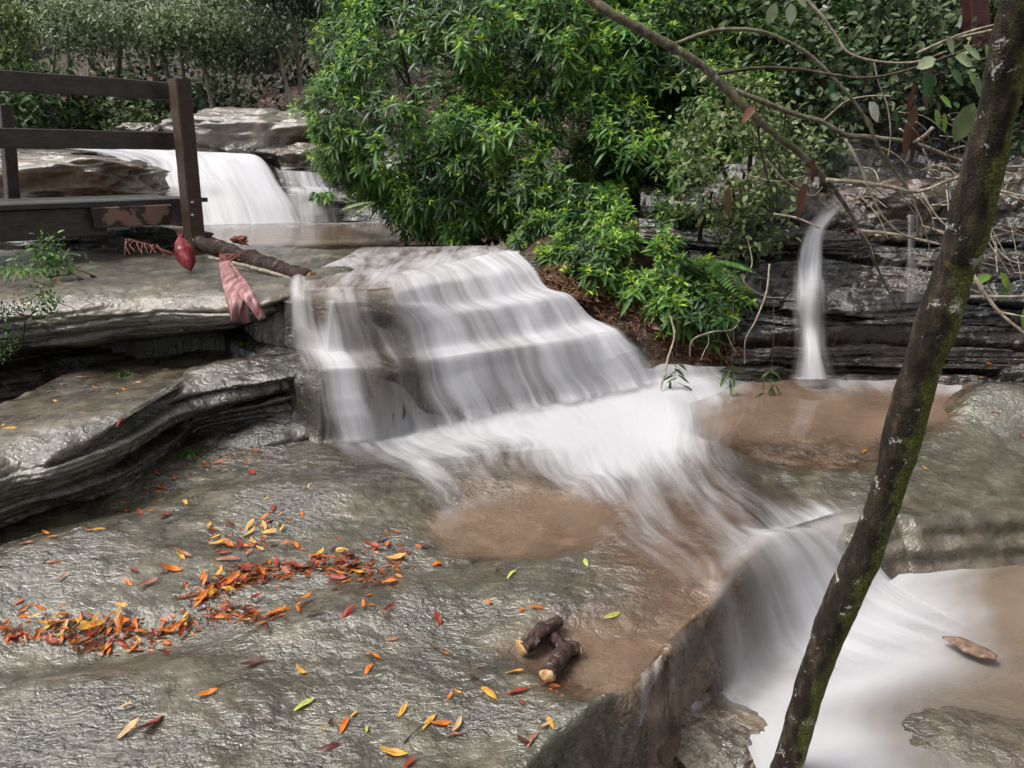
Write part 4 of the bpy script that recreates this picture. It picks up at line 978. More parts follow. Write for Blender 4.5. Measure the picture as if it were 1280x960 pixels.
    small_shrub('brown dry scrub behind the middle rail', [(100,140,13.4,.4),(110,150,13.2,.35),(85,158,13.2,.3)], PY(100, 170, 13.4), 100, 50, L=.10, dark=(.03,.018,.014), mid=(.08,.05,.04), light=(.16,.11,.09), tw=False)
    # tufts
    grass_tuft('bright strappy grass clump at the left edge below the walkway', PY(24, 340, 4.95), 150, .17, 61, spread=.11, W=.03)
    small_shrub('small leafy seedling clump beside the grass under the walkway', [(62,318,5.2,.08),(78,330,5.15,.06),(50,326,5.1,.05)], PY(65, 338, 5.1), 620, 62, L=.045, W=.32, dark=(.03, .09, .02), mid=(.08, .18, .04), light=(.18, .32, .08), cat='plant', name='plant', rstem=.006)
    small_shrub('dark ferny moss plant hanging on the upper ledge at the left edge', [(8,392,4.3,.06),(14,420,4.33,.05),(2,440,4.33,.06),(28,380,4.3,.035)], PY(10, 385, 4.4), 1400, 63, L=.018, W=.4, dark=(.012, .03, .008), mid=(.03, .06, .015), light=(.07, .13, .03), cat='plant', name='plant', rstem=.004)
    small_shrub('tiny leafy plant on the front of the upper ledge', [(55,375,4.30,.055),(60,385,4.30,.04)], PY(56, 390, 4.35), 900, 64, L=.03, W=.4, dark=(.03, .07, .015), mid=(.07, .14, .03), light=(.13, .22, .05), cat='plant', name='plant', rstem=.003)

    fern('pale yellow green fern at the left edge of the large shrub', PY(436, 178, 7.6), [(-1, -.3, .25), (-.9, -.6, .5), (-.6, -.8, .1), (-1, .1, .0)], .42, 71, col=((.12, .2, .04), (.3, .4, .1)))
    fern('white green fern under the large shrub beside the upper pool', PY(470, 252, 7.3), [(-1, -.4, .1), (-.8, -.7, -.1)], .34, 72, col=((.18, .28, .12), (.42, .52, .3)))
    fern('arching fern on the bank in the lower shrub', PY(770, 300, 6.1), [(-.7, -.8, .4), (.5, -.9, .5), (.9, -.4, .3), (-.2, -1, .1)], .36, 73)
    fern('fern hanging by the dark wall below the pale shrub', PY(890, 325, 5.6), [(.3, -.8, -.2), (.8, -.5, .1), (-.4, -.8, .2)], .36, 74)
# ================= wooden walkway =================
def wood_mat(name, a, b, c, peel=None, rough=.5):
    m = NT(name); p = m.obj()
    n1 = m.noise(m.scl(p, (3, 3, 40)), 3, 6, .65); n2 = m.noise(p, 9, 5, .6)
    col = m.ramp(m.math('ADD', m.math('MULTIPLY', n1, .6), m.math('MULTIPLY', n2, .4)), [(.3, a), (.5, b), (.72, c)])
    if peel: col = m.mix(m.mr(m.noise(p, 4, 4, .5), .49, .52), col, m.mix(n1, tuple(x * .7 for x in peel), peel))
    bp = m.n('Bump', {'Height': m.math('ADD', n1, n2), 'Strength': .4, 'Distance': .01})
    return m.out(m.n('BsdfPrincipled', {'Base Color': col, 'Roughness': rough, 'Normal': bp}))
MAT['rail'] = wood_mat('dark_rail_timber', (.016, .012, .010), (.042, .033, .028), (.095, .078, .066), rough=.42)
MAT['post'] = wood_mat('brown_post_timber', (.018, .010, .006), (.050, .028, .018), (.11, .065, .042))
MAT['fascia'] = wood_mat('peeling_board', (.012, .009, .008), (.035, .020, .015), (.07, .045, .035), peel=(.26, .15, .115))
MAT['deck'] = wood_mat('grey_deck_boards', (.012, .011, .010), (.035, .032, .028), (.10, .09, .08))
MAT['bolt'] = bark_mat('galvanised_bolt', (.15, .15, .15), (.3, .3, .3), (.45, .45, .45), sc=100, rough=.35)
MAT['red_pod'] = bark_mat('red_spathe', (.05, .004, .007), (.15, .012, .02), (.36, .09, .08), sc=12, rough=.28, stretch=(1, 1, .3), bump=.3)
MAT['pink_sheath'] = bark_mat('pink_sheath', (.10, .03, .035), (.25, .105, .11), (.46, .34, .33), sc=6, rough=.35, stretch=(6, 1, .6), bump=.3)
MAT['red_twig'] = bark_mat('red_twig', (.06, .015, .012), (.17, .05, .04), (.34, .16, .13), sc=60)

def beam(name, a, b, w, h, mat, parent, bev=.006, up=Vector((0, 0, 1)), warp=.003):
    """box beam from a to b: w across, h along up, lightly bevelled and worn"""
    a, b = Vector(a), Vector(b); d = (b - a); L = d.length; d.normalize(); s = d.cross(up).normalized(); u = s.cross(d)
    n = max(2, int(L / .05)); prof = [(-w/2+bev, -h/2), (w/2-bev, -h/2), (w/2, -h/2+bev), (w/2, h/2-bev), (w/2-bev, h/2), (-w/2+bev, h/2), (-w/2, h/2-bev), (-w/2, -h/2+bev)]
    V = []
    for i in range(n + 1):
        t = i / n
        for x, y in prof:
            p = a + d * (L * t) + s * x + u * y
            q = mnoise.noise(p * 3.0) * warp + mnoise.noise(p * 14.0) * warp * .5
            V.append(tuple(p + u * q + s * q * .6))
    m = 8; F = [(i*m+j, i*m+(j+1) % m, (i+1)*m+(j+1) % m, (i+1)*m+j) for i in range(n) for j in range(m)]
    V2 = np.array(V); c = len(V2); V2 = np.concatenate([V2, V2[:m].mean(0)[None], V2[-m:].mean(0)[None]])
    T = [(c, (j+1) % m, j) for j in range(m)] + [(c+1, n*m+j, n*m+(j+1) % m) for j in range(m)]
    return mesh(name, V2, [np.array(F), np.array(T)], mat, parent, smooth=False)

def walkway():
    root = thing('wooden_walkway', 'dark timber walkway with two rail bars ending at a brown post beside the far falls', 'walkway', loc=tuple(PY(243, 312, 6.46)))
    A, Bq = VY(0, 100, 5.55), VY(222, 114, 6.52)
    dr = (Bq - A); dr.z = 0; dr.normalize(); sd = Vector((-dr.y, dr.x, 0))      # sd points to the far side
    def along(p, k): return p + (Bq - A) * k
    # near post (a real square post)
    top, bot = VY(224, 99, 6.44), VY(245, 318, 6.44)
    bot.z -= .12
    post = beam('post', bot, top, .125, .125, MAT['post'], root, up=sd, bev=.008)
    # rails, fixed on the far side of the post
    for (v0a, v1a, v0b, v1b) in ((88.5, 112, 103.6, 124), (160.7, 184.5, 166.7, 185.5)):
        a = VY(0, (v0a + v1a) / 2, 5.62); b = VY(208, (v0b + v1b) / 2, 6.56)
        e = b - a
        beam('rail', a - e * .9, b + e * .15, .045, .135, MAT['rail'], root)
    # deck
    zt = VY(208, 249, 6.52).z
    a = VY(0, 252, 5.62); b = VY(208, 250, 6.52); a.z = b.z = zt
    e = (b - a)
    p0 = a - e * .9; p1 = b + e * .30
    nb = 26; W = 1.0
    Vs = []; Fs = []; o = 0
    for i in range(nb):          # boards run along the walk
        pass
    for i in range(12):          # boards laid lengthwise, each with its own gap
        s0 = sd * (.0 + i * W / 12); s1 = sd * ((i + 1) * W / 12 - .012)
        for q in (p0 + s0, p1 + s0, p1 + s1, p0 + s1): Vs.append(tuple(q + Vector((0, 0, .0 + .002 * math.sin(i * 7)))))
        for q in (p0 + s0, p1 + s0, p1 + s1, p0 + s1): Vs.append(tuple(q - Vector((0, 0, .035))))
        Fs += [[o+k for k in f] for f in ((0,1,2,3),(7,6,5,4),(0,4,5,1),(1,5,6,2),(2,6,7,3),(3,7,4,0))]; o += 8
    mesh('deck', np.array(Vs), np.array(Fs), MAT['deck'], root, smooth=False)
    # fascia boards under the deck edge, with peeling brown paint, and joists
    f0 = b - e * .50; f1 = b + e * .02
    z = zt - .035 - .085
    beam('fascia_board', Vector((f0.x, f0.y, z)) - sd * .0, Vector((f1.x, f1.y, z)), .04, .16, MAT['fascia'], root)
    g0 = p0; g1 = b - e * .40
    beam('fascia_board', Vector((g0.x, g0.y, z - .03)) + sd * .06, Vector((g1.x, g1.y, z - .03)) + sd * .06, .04, .22, MAT['rail'], root)
    beam('joist', Vector((b.x, b.y, z - .01)) + dr * .16 - sd * .06, Vector((b.x, b.y, z - .01)) + dr * .16 + sd * .95, .06, .20, MAT['rail'], root)
    beam('joist', Vector((b.x, b.y, z - .02)) - dr * 1.3 + sd * .12, Vector((b.x, b.y, z - .02)) - dr * 1.3 + sd * .95, .06, .18, MAT['rail'], root)
    beam('joist', Vector((b.x, b.y, z - .02)) - dr * 2.6 + sd * .12, Vector((b.x, b.y, z - .02)) - dr * 2.6 + sd * .95, .06, .18, MAT['rail'], root)
    # far side post
    ft, fb = VY(6, 131, 6.75), VY(17, 262, 6.75)
    beam('post', fb, ft, .095, .095, MAT['rail'], root, up=sd)
    # bolts on the near post
    for u, v in ((241.5, 253), (241.5, 269), (243, 300)):
        p = VY(u, v, 6.37); tube('bolt', [p, p - Vector((0, .02, 0))], [.011, .011], MAT['bolt'], root, seg=8, n=3)
    return root

# ================= bits lying about =================
def build_bvh():
    V, F, o = [], [], 0
    for ob in bpy.data.objects:
        if ob.type == 'MESH' and ob.name.split('.')[0] in ('ground', 'rock_ledge', 'rock_wall', 'far_ledge'):
            me = ob.data; v = np.empty(len(me.vertices) * 3, np.float32); me.vertices.foreach_get('co', v)
            f = np.empty(len(me.loops), np.int32); me.loops.foreach_get('vertex_index', f); f = f.reshape(-1, 4)
            V.append(v.reshape(-1, 3)); F.append(f + o); o += len(v) // 3
    return BVHTree.FromPolygons(np.concatenate(V).tolist(), np.concatenate(F).tolist())
def drop(u, v):
    """where the view ray through a measured point meets the rock"""
    dx, dy, dz = ray(u, v); d = Vector((float(dx), float(dy), float(dz))).normalized()
    h = BVH.ray_cast(Vector((0, 0, EYE)), d)
    return h[0], h[1]

LEAFCOL = {'o': ('orange', (.66, .18, .012)), 'y': ('yellow', (.66, .36, .05)), 'r': ('red', (.26, .035, .016)), 'b': ('dark maroon', (.085, .022, .018)), 'g': ('yellow green', (.42, .46, .10)), 'p': ('pinkish brown', (.36, .15, .10)), 't': ('tan', (.55, .36, .16))}
def leaf_source(kind, seed):
    """one curled leaf, base at the origin along +X, unit length .09 m"""
    rng = np.random.default_rng(seed)
    nm, col = LEAFCOL[kind]; n = 9; V = []; cc = []
    wid = rng.uniform(.22, .34); curl = rng.uniform(-.3, .7); cup = rng.uniform(.1, .5); bend = rng.uniform(-.2, .2)
    for i in range(n):
        t = i / (n - 1); w = wid * .5 * math.sin(math.pi * min(1, t * .92 + .04)) ** .8 * (1 if t < .98 else .1)
        for k in (-1, -.5, 0, .5, 1):
            V.append((t - .5, bend * (t - .5) ** 2 + w * k, .05 + curl * (t - .5) ** 2 + cup * w * abs(k) ** 1.5 + .02 * math.sin(t * 9 + k * 2)))
            j = .75 + .5 * rng.random(); tip = np.array(col) * j
            if kind in 'oy' and rng.random() < .2: tip = tip * np.array([.7, .5, .6])
            cc.append(tuple(np.clip(tip * (.8 if abs(k) < .1 else 1), 0, 1)) + (1,))
    V = np.array(V) * .09
    F = grid_faces(n, 5)
    # stalk
    sv, sf, st = tube_arrays([(-.045 - .016, .001, .003), (-.052, 0, .005), (-.045, 0, .005)], [.0011, .0009], seg=5, n=4)
    o = len(V); V = np.concatenate([V, sv]); cc += [(.22, .09, .03, 1)] * len(sv)
    return mesh('leaf', V, [np.concatenate([F, sf + o]), st + o], MAT['dry_leaf'], attrs={'tint': np.array(cc)})

def fallen_leaves():
    rng = np.random.default_rng(99); random.seed(5)
    src = {}
    for kd in LEAFCOL:
        src[kd] = [leaf_source(kd, 10 * i + ord(kd)).data for i in range(5)]
    for o in [o for o in bpy.data.objects if o.name.split('.')[0] == 'leaf' and o.type == 'MESH']: bpy.data.objects.remove(o)
    count = [0]
    def put(u, v, kd, label, group=None, size=1.0, lift=0.0, tilt=.2):
        p, nrm = drop(u, v)
        if p is None or count[0] >= 298: return
        o = bpy.data.objects.new('leaf', random.choice(src[kd])); link(o)
        q = nrm.to_track_quat('Z', 'Y') if nrm.z > .2 else Vector((0, -.3, .95)).to_track_quat('Z', 'Y')
        sp = Matrix.Rotation(random.uniform(0, 6.28), 4, 'Z') @ Matrix.Rotation(random.gauss(0, tilt), 4, 'X') @ Matrix.Rotation(random.gauss(0, tilt * .7), 4, 'Y')
        if random.random() < .3: sp = sp @ Matrix.Rotation(math.pi, 4, 'X') @ Matrix.Translation((0, 0, -.008))
        sc = size * random.choice((.4, .55, .7, .85, 1.0)) * random.uniform(.72, .95)
        o.matrix_world = Matrix.Translation(p + nrm * (.004 + lift)) @ q.to_matrix().to_4x4() @ sp @ Matrix.Scale(sc, 4)
        tag(o, label, 'leaf', group or 'fallen leaves on the rock'); count[0] += 1
    # single leaves, one by one
    singles = [(300,952,'none',0)]
    S = [(57,668,'o','beside a yellow leaf on the left hump of the slab'),(66,672,'y','beside an orange leaf on the left hump of the slab'),(34,680,'p','alone at the left edge below the dark undercut'),
         (110,664,'o','left of a pair on the upper left slab'),(124,663,'y','right of a pair on the upper left slab'),(66,635,'r','in the dark wet hollow below the left undercut'),
         (154,630,'y','just above the small red fan of leaves'),(232,628,'y','alone on the grey sheen below the ledge'),(160,640,'r','left in the small fan of leaves'),(175,641,'r','middle of the small fan of leaves'),(188,640,'o','right end of the small fan of leaves'),
         (207,646,'r','right of the small fan of leaves'),(333,624,'y','alone on the wet slab left of the apron'),(342,636,'r','crumpled under the lone yellow leaf'),(386,608,'t','small, nearest the foot of the falls on the slab'),
         (315,592,'r','alone on the slab between ledge tail and falls'),(226,695,'y','upper one of a pair above the black crack'),(229,694,'p','lower one of a pair above the black crack'),(168,714,'r','small, on the slab hump left of the crack'),(161,729,'o','small, below the hump left of the crack'),
         (183,731,'p','faded, beside a small orange one below the hump'),(214,712,'o','long, lying over the black crack'),(205,716,'b','in the black crack of the slab'),(68,703,'p','flat and faded on the wet left hump'),(80,722,'p','submerged looking, on the left hump'),
         (376,840,'y','small, near the big central cluster bottom'),(381,882,'g','curled, alone on the lower slab'),(259,868,'o','pale, alone above the small maroon group'),(318,830,'b','small, by itself in the left of centre slab'),
         (405,915,'y','small, near the long maroon leaf bottom'),(413,905,'b','long, at the bottom centre left'),(430,908,'o','upright, bright, at the bottom centre left'),(443,895,'y','upright, above the green leaf'),(458,912,'g','oval, biggest green one near the bottom'),
         (412,935,'b','small, near the bottom edge'),(491,943,'y','standing, at the bottom edge right of the green leaf'),(512,955,'r','crumpled, at the very bottom centre'),(503,890,'y','small, above the middle of the lower slab'),(467,822,'o','long, alone on the middle slab'),
         (490,800,'p','curved, above the long orange one on the middle slab'),(460,838,'o','thin, below the long orange one'),(555,818,'o','beside a dead stalk in mid slab'),(536,903,'y','mid lower slab, left of a brighter one'),(551,905,'o','small, in lower slab right of a pale one'),
         (562,872,'o','broad, with upturned end, on the lower mid slab'),(572,866,'y','tip to tip with the broad orange one'),(610,866,'y','pale yellow, right of the broad orange one'),(572,910,'t','pale curled, below the broad orange one'),(568,920,'p','faded, near the bottom centre'),
         (645,842,'y','lemon coloured, left of the two short logs'),(648,866,'r','upright, left of the lower log end'),(652,880,'r','long flat, left below the lower log end'),(593,848,'b','dark, left of the logs'),(600,835,'p','faded, left of the logs'),
         (612,754,'o','upright, on the slab above the logs'),(652,763,'o','left of two above the logs'),(670,760,'o','right of two above the logs'),(622,713,'r','thin, beside a green leaf near the shallow pool'),(640,719,'g','lying right of a thin red one near the shallow pool'),
         (688,905,'y','small, below the leaf row by the logs'),(684,908,'t','tiny, below the leaf row by the logs'),(665,925,'p','faded, near the slab edge bottom'),(655,928,'b','small dark, near the slab edge bottom'),(547,774,'r','thin, on the slab above the curved one'),(433,768,'r','dark red, on the slab below the central drift'),
         (548,705,'o','small, next to the shallow brown pool'),(732,704,'g','under the thin water by the pool'),(765,770,'g','slender, in the brown film above the logs'),
         (995,552,'y','bright, in the shallow side pool left of the trunk'),(1080,565,'y','bright, in the shallow side pool beside the trunk'),(1156,586,'y','pale, right of the trunk on the far shelf'),(1071,578,'r','tiny, below the yellow one beside the trunk'),
         (1245,515,'p','on the dark boulder at the right edge'),(1278,545,'r','at the right edge on the far shelf'),(852,470,'y','small, on the bank foot')]
    S = [s for s in S if s[0] != 852]
    for u, v, kd, where in S:
        put(u, v, kd, '%s fallen leaf, %s' % (LEAFCOL[kd][0], where), 'single fallen leaves', size=1.0)
    # ledges
    L2 = [(105,467,'r'),(90,465,'r'),(120,484,'o'),(130,486,'o'),(148,492,'y'),(156,487,'o'),(70,501,'y'),(104,516,'p'),(15,480,'r'),(12,488,'o'),(3,532,'y'),(172,478,'t'),(205,462,'y'),(75,480,'y'),(200,455,'r'),(155,462,'r'),(148,526,'r'),(12,535,'y')]
    places = ['longest, near the back of the lower ledge','second near the back of the lower ledge','left of the curled group on the lower ledge','in the curled group on the lower ledge','pale, front of the curled group on the lower ledge','topmost of the curled group on the lower ledge',
              'alone left on the lower ledge top','faded, middle of the lower ledge top','dark, at the left edge of the lower ledge','below a dark one at the left edge of the lower ledge','at the far left near the lip of the lower ledge','right of the curled group on the lower ledge','by the little plants at the back of the lower ledge',
              'above the lone one on the lower ledge','beside the little plants at the ledge back','small, under the overhang at the ledge back','small, close to the mossy lip of the lower ledge','right of the far left one near the lip']
    for (u, v, kd), w in zip(L2, places): put(u, v, kd, '%s fallen leaf, %s' % (LEAFCOL[kd][0], w), 'leaves on the lower ledge')
    put(98, 332, 'o', 'large orange leaf standing beside the grass clump below the walkway', 'leaves on the upper ledge', 1.4, tilt=.5)
    put(128, 325, 't', 'tan leaf on top of the upper ledge below the walkway', 'leaves on the upper ledge', 1.2)
    put(72, 352, 'o', 'small orange leaf right below the grass clump', 'leaves on the upper ledge'); 
    put(26, 345, 'o', 'orange leaf half hidden in the grass clump', 'leaves on the upper ledge')
    # drifts
    def drift(path, n, sx, kinds, where, lift=.012, size=1.0, tilt=.35):
        pts = smooth_path([(a, b, 0) for a, b in path], 60)
        for i in range(n):
            c = pts[random.randrange(60)]; kd = random.choice(kinds)
            put(c[0] + random.gauss(0, sx * 1.6), c[1] + random.gauss(0, sx * .9), kd, '%s leaf in %s' % (LEAFCOL[kd][0], where), where, size * random.uniform(.8, 1.2), random.random() * lift, tilt)
    drift([(30,785),(75,770),(120,790),(160,765)], 34, 12, 'oooorrbyyt', 'the big drift at the left of the slab', .03, 1.1)
    drift([(0,790),(40,800),(90,800),(150,805)], 16, 8, 'bbrrop', 'the dark fringe of the left drift', .005)
    drift([(170,800),(215,790),(240,780)], 16, 9, 'rrooby', 'the heap between the left and central drifts', .02)
    drift([(245,745),(270,735),(300,725),(330,718)], 30, 9, 'oorrrby', 'the central drift on the slab', .025, 1.05)
    drift([(265,760),(290,768),(320,770),(350,770)], 18, 8, 'orrbyo', 'the row below the central drift', .015)
    drift([(330,716),(370,710),(410,712),(450,708)], 22, 7, 'orrbbp', 'the string of leaves right of the central drift', .012)
    drift([(270,665),(300,680),(330,670),(350,655)], 24, 13, 'ooyyrrp', 'the loose scatter above the central drift', .01)
    drift([(405,690),(440,700),(470,695),(500,680)], 20, 11, 'orryb', 'the scatter at the foot of the slab step', .01)
    drift([(440,730),(465,722),(475,740)], 9, 8, 'orrb', 'the tight clump below the slab step', .015)
    drift([(462,765),(490,765)], 4, 6, 'ror', 'the small fan left of the shallow pool', .01)
    drift([(368,768),(380,760),(385,775)], 5, 6, 'oob', 'the curled trio right of the central drift', .015, 1.3)
    drift([(155,880),(170,905),(165,920)], 8, 7, 'oorrt', 'the column of leaves by the black hole', .015, 1.1)
    drift([(70,935),(85,945),(95,955)], 5, 7, 'oorr', 'the bunch at the bottom left corner', .02, 1.3)
    drift([(230,895),(250,900),(265,890)], 6, 7, 'brro', 'the maroon group low on the slab', .01)
    drift([(180,615),(215,595),(250,578),(290,570),(330,565)], 22, 6, 'oorryp', 'the line along the foot of the lower ledge', .008)
    drift([(670,862),(700,855),(730,862)], 8, 5, 'oory', 'the row wedged under the front log', .012, 1.2)
    drift([(830,948),(842,945)], 3, 4, 'oyg', 'the pair on the boulder at the slab foot', .01, 1.2)
    drift([(1180,480),(1240,470)], 6, 18, 'rrb', 'the wet red leaves on the dark right boulder', .003)
    # fragments and sodden bits too many to tell apart, caught in the same drifts
    rng = np.random.default_rng(5); B, Nn = [], []
    for path, n, sx in (([(0,790),(60,785),(120,795),(165,775)], 170, 13), ([(165,805),(215,795),(250,770)], 90, 10), ([(240,748),(270,735),(300,722),(335,716)], 150, 9), ([(265,765),(310,770),(350,772)], 60, 7),
                        ([(330,716),(390,710),(450,706)], 110, 7), ([(400,690),(440,712),(480,716),(500,685)], 110, 13), ([(180,615),(240,585),(330,565)], 80, 6), ([(265,670),(320,680),(355,655)], 50, 14), ([(672,860),(730,860)], 20, 4), ([(1180,478),(1260,460)], 40, 10)):
        pts = smooth_path([(a, b, 0) for a, b in path], 60)
        for i in range(n):
            c = pts[rng.integers(60)]; p, nn = drop(c[0] + rng.normal() * sx * 1.4, c[1] + rng.normal() * sx * .8)
            if p is not None: B.append(tuple(p + nn * .003)); Nn.append(tuple(nn))
    B = np.array(B); n = len(B); l = rng.uniform(.015, .045, n); d = rng.normal(size=(n, 3)) * np.array([1, .8, .15])
    cc = lerp3((.07, .018, .012), (.58, .14, .015), rng.random(n) ** 1.2)
    o = leaves_obj('leaf_litter', MAT['dry_leaf'], None, B, d, np.array(Nn) + .25 * rng.normal(size=(n, 3)), l, l * .36, cc, droop=.1)
    tag(o, 'sodden dark red leaf fragments caught among the drifts of leaves', 'leaf litter', kind='stuff')
    print('leaves', count[0])

def log_piece(name, label, cat, path, radii, mat, ends=True, endmat=None, seed=0, rough=.25, seg=20):
    pts = [Vector(p) for p in path]
    root = thing(name, label, cat, loc=tuple(pts[0]))
    tube('bark', pts, radii, mat, root, seg=seg, rough=rough, seed=seed, step=.008)
    if ends:
        for a, b, r in ((pts[0], pts[1], radii[0]), (pts[-1], pts[-2], radii[-1])):
            d = (a - b).normalized()
            tube('broken_end', [a - d * .008, a + d * .005, a + d * .009], [r * .93, r * .80, r * .2], endmat or MAT['pale_wood'], root, seg=18, n=9, rough=.6, seed=seed + 3)
    return root

def debris():
    g = lambda u, v, up: drop(u, v)[0] + Vector((0, 0, up))
    # log wedged on the upper ledge
    a, b = VY(250, 305, 6.2), VY(388, 350, 5.15)
    log_piece('log', 'long dark rotting log lying across the upper ledge beside the post', 'log', [a, a.lerp(b, .3) + Vector((0, 0, .02)), a.lerp(b, .65), b], [.055, .065, .07, .055], MAT['log'], seed=2, rough=.35)
    a, b = VY(262, 322, 5.7), VY(392, 357, 5.05)
    o = tube('branch', [a, a.lerp(b, .5) + Vector((0, 0, .01)), b], [.012, .016, .010], MAT['twig_pale'], None, seg=8, rough=.2); tag(o, 'thin stick lying below the dark rotting log', 'stick')
    # two short logs in the shallow pool
    a, b = g(652, 822, .03), g(698, 788, .035)
    log_piece('log', 'short purple brown log with pale broken end, the upper one of two in the puddle', 'log', [a, a.lerp(b, .5) + Vector((0, 0, .01)), b], [.024, .027, .022], MAT['purple_log'], seed=5, rough=.3)
    a, m, b = g(684, 854, .03), g(706, 828, .04), g(724, 822, .035)
    r = log_piece('log', 'short forked log with pale end, the lower one of two in the puddle', 'log', [a, m, b], [.024, .030, .020], MAT['purple_log'], seed=6, rough=.3)
    c = g(690, 803, .028); tube('fork', [m + Vector((0, 0, -.006)), m.lerp(c, .5) + Vector((0, .0, .004)), c], [.018, .020, .017], MAT['purple_log'], r, seg=16, rough=.3, seed=8, step=.008)
    # flat bark piece on the plunge pool rocks
    a, b = Vector(PH(1178, 798, 1.84)), Vector(PH(1244, 828, 1.86))
    log_piece('driftwood', 'flat brown piece of driftwood stranded in the foam at the right', 'driftwood', [a, a.lerp(b, .35) + Vector((0, 0, .01)), a.lerp(b, .8), b], [.008, .036, .040, .026], MAT['brown_wood'], ends=False, seed=9, rough=.5)
    for ch in bpy.data.objects:
        if ch.parent and ch.parent.name.startswith('driftwood'):
            for vv in ch.data.vertices: vv.co.z = vv.co.z * .36 + .006
    # red flower bud of a palm
    t, bt = VY(224, 296, 5.55), VY(238, 338, 5.35)
    root = thing('palm_bud', 'glossy dark red palm bud hanging beside the post', 'palm bud', loc=tuple(t))
    d = (bt - t)
    tube('bud', [t, t + d * .2, t + d * .5, t + d * .8, t + d * 1.0], [.006, .045, .070, .048, .006], MAT['red_pod'], root, seg=20, n=26, rough=.08, seed=3)
    tubes('fibres', [([t + d * .1, t + Vector((-.02 + .015 * i, .01 * i, .05)), t + Vector((-.06 + .03 * i, .02, .12 - .01 * i))], [.006, .003, .001]) for i in range(4)], MAT['red_twig'], root, seg=5)
    # pink palm sheath draped over the ledge lip
    def strip(name, c0, c1, c2, c3, w, par, seed):
        pts = smooth_path([c0, c1, c2, c3], 26); n = 26; V = []
        for i in range(n):
            t_ = i / (n - 1); ww = w * math.sin(math.pi * min(.93, .08 + t_ * .85)) ** .7
            for k in np.linspace(-1, 1, 9):
                V.append((pts[i][0] + k * ww, pts[i][1] + .05 * (k * k) * (1 - .4 * t_) + .012 * math.sin(k * 6 + t_ * 5 + seed), pts[i][2] + .004 * k))
        o = mesh(name, np.array(V), grid_faces(n, 9), MAT['pink_sheath'], par)
        md = o.modifiers.new('thick', 'SOLIDIFY'); md.thickness = .004
        return o
    p0 = VY(276, 328, 5.0)
    root = thing('palm_sheath', 'dried pink palm sheath draped over the lip of the upper ledge', 'palm sheath', loc=tuple(p0))
    strip('blade', p0, VY(284, 350, 4.50), VY(292, 375, 4.22), VY(291, 402, 4.18), .050, root, 1)
    strip('blade', p0 + Vector((.02, 0, 0)), VY(296, 352, 4.48), VY(308, 372, 4.20), VY(326, 400, 4.14), .042, root, 2)
    strip('blade', p0 + Vector((.01, 0, 0)), VY(290, 356, 4.50), VY(300, 378, 4.24), VY(306, 405, 4.22), .028, root, 3)
    tubes('fibres', [([p0 + Vector((random.uniform(-.05, .12), random.uniform(0, .5), .0)), p0 + Vector((random.uniform(-.06, .08), .15, .03)), p0 + Vector((.0, 0, -.03))], [.003, .005, .004]) for i in range(16)], MAT['red_twig'], root, seg=5)
    # dried red fruiting twigs
    root = thing('dry_frond', 'dry red brown palm twigs lying left of the red bud', 'dry twigs', loc=tuple(VY(212, 318, 5.3)))
    st = [([VY(215, 318, 5.4), VY(190, 308, 5.35), VY(160, 299, 5.3)], [.012, .009, .006])]
    for i in range(9):
        u = 158 + i * 5; st.append(([VY(u, 299 + i * 1.3, 5.3), VY(u - 3 + random.uniform(-4, 4), 306, 5.2), VY(u + random.uniform(-6, 8), 318 + random.uniform(-4, 2), 5.15)], [.005, .004, .003]))
    tubes('twigs', st, MAT['red_twig'], root, seg=6)
    root = tubes('dry_flower_cluster', [([VY(300, 303, 6.3), VY(300 + random.uniform(-9, 9), 299 + random.uniform(-3, 3), 6.25), VY(300 + random.uniform(-14, 14), 303 + random.uniform(-4, 4), 6.2)], [.012, .016, .004]) for i in range(16)], MAT['red_twig'], None, seg=6)
    tag(root, 'curled dry red flower cluster behind the dark rotting log', 'dry flower')
    for i, (u, v, a, L) in enumerate(((545, 812, 2.5, .10), (270, 860, .4, .09), (120, 850, .2, .12), (590, 705, 1.2, .07), (340, 905, 2.9, .08), (505, 930, .9, .09), (705, 735, .3, .10))):
        p = drop(u, v)[0] + Vector((0, 0, .004)); d = Vector((math.cos(a), math.sin(a), 0))
        where = ('pointing at the long orange leaf in mid slab', 'near the small maroon leaf group', 'on the lower left of the slab', 'near the shallow brown pool', 'on the bare lower slab', 'at the bottom centre of the slab', 'in the wet film above the two logs')[i]
        q = p + d * L; q.z = float(ground(q.x, q.y)) + .012
        o = tube('twig', [p, p.lerp(q, .5) + Vector((.004, .006, .006)), q], [.0022, .0018, .001], MAT['twig_dark' if i % 2 else 'brown_wood'], None, seg=6, rough=.2); tag(o, 'thin broken twig %s' % where, 'twig')
    # roots of the bank
    rng = np.random.default_rng(12); st = []
    for i in range(520):
        t_ = rng.random(); u = 668 + 250 * t_; v = 348 + 95 * t_ ** 1.1 + rng.normal() * 14
        u += rng.normal() * 9
        p, nn = drop(u, v)
        if p is None or p.y > 7: continue
        dirv = Vector((.55 + rng.normal() * .35, -.25, -.45 + rng.normal() * .3)); Lr = rng.uniform(.08, .35)
        q, _ = drop(u + dirv.x * Lr * 160 * .6, v - dirv.z * Lr * 160 * .5)
        if q is None or (q - p).length > .6: continue
        r = rng.uniform(.002, .0055)
        st.append(([p + nn * .01, p.lerp(q, .5) + nn * rng.uniform(.01, .05) + Vector((0, 0, rng.uniform(-.02, .02))), q + nn * .008], [r, r, r * .4]))
    o = tubes('root_mat', st, MAT['red_root'], None, seg=5, step=.03); tag(o, 'tangle of fine red brown roots covering the bank', 'roots', kind='stuff')
    # litter on the bank
    n = 900; B = []; Nn = []
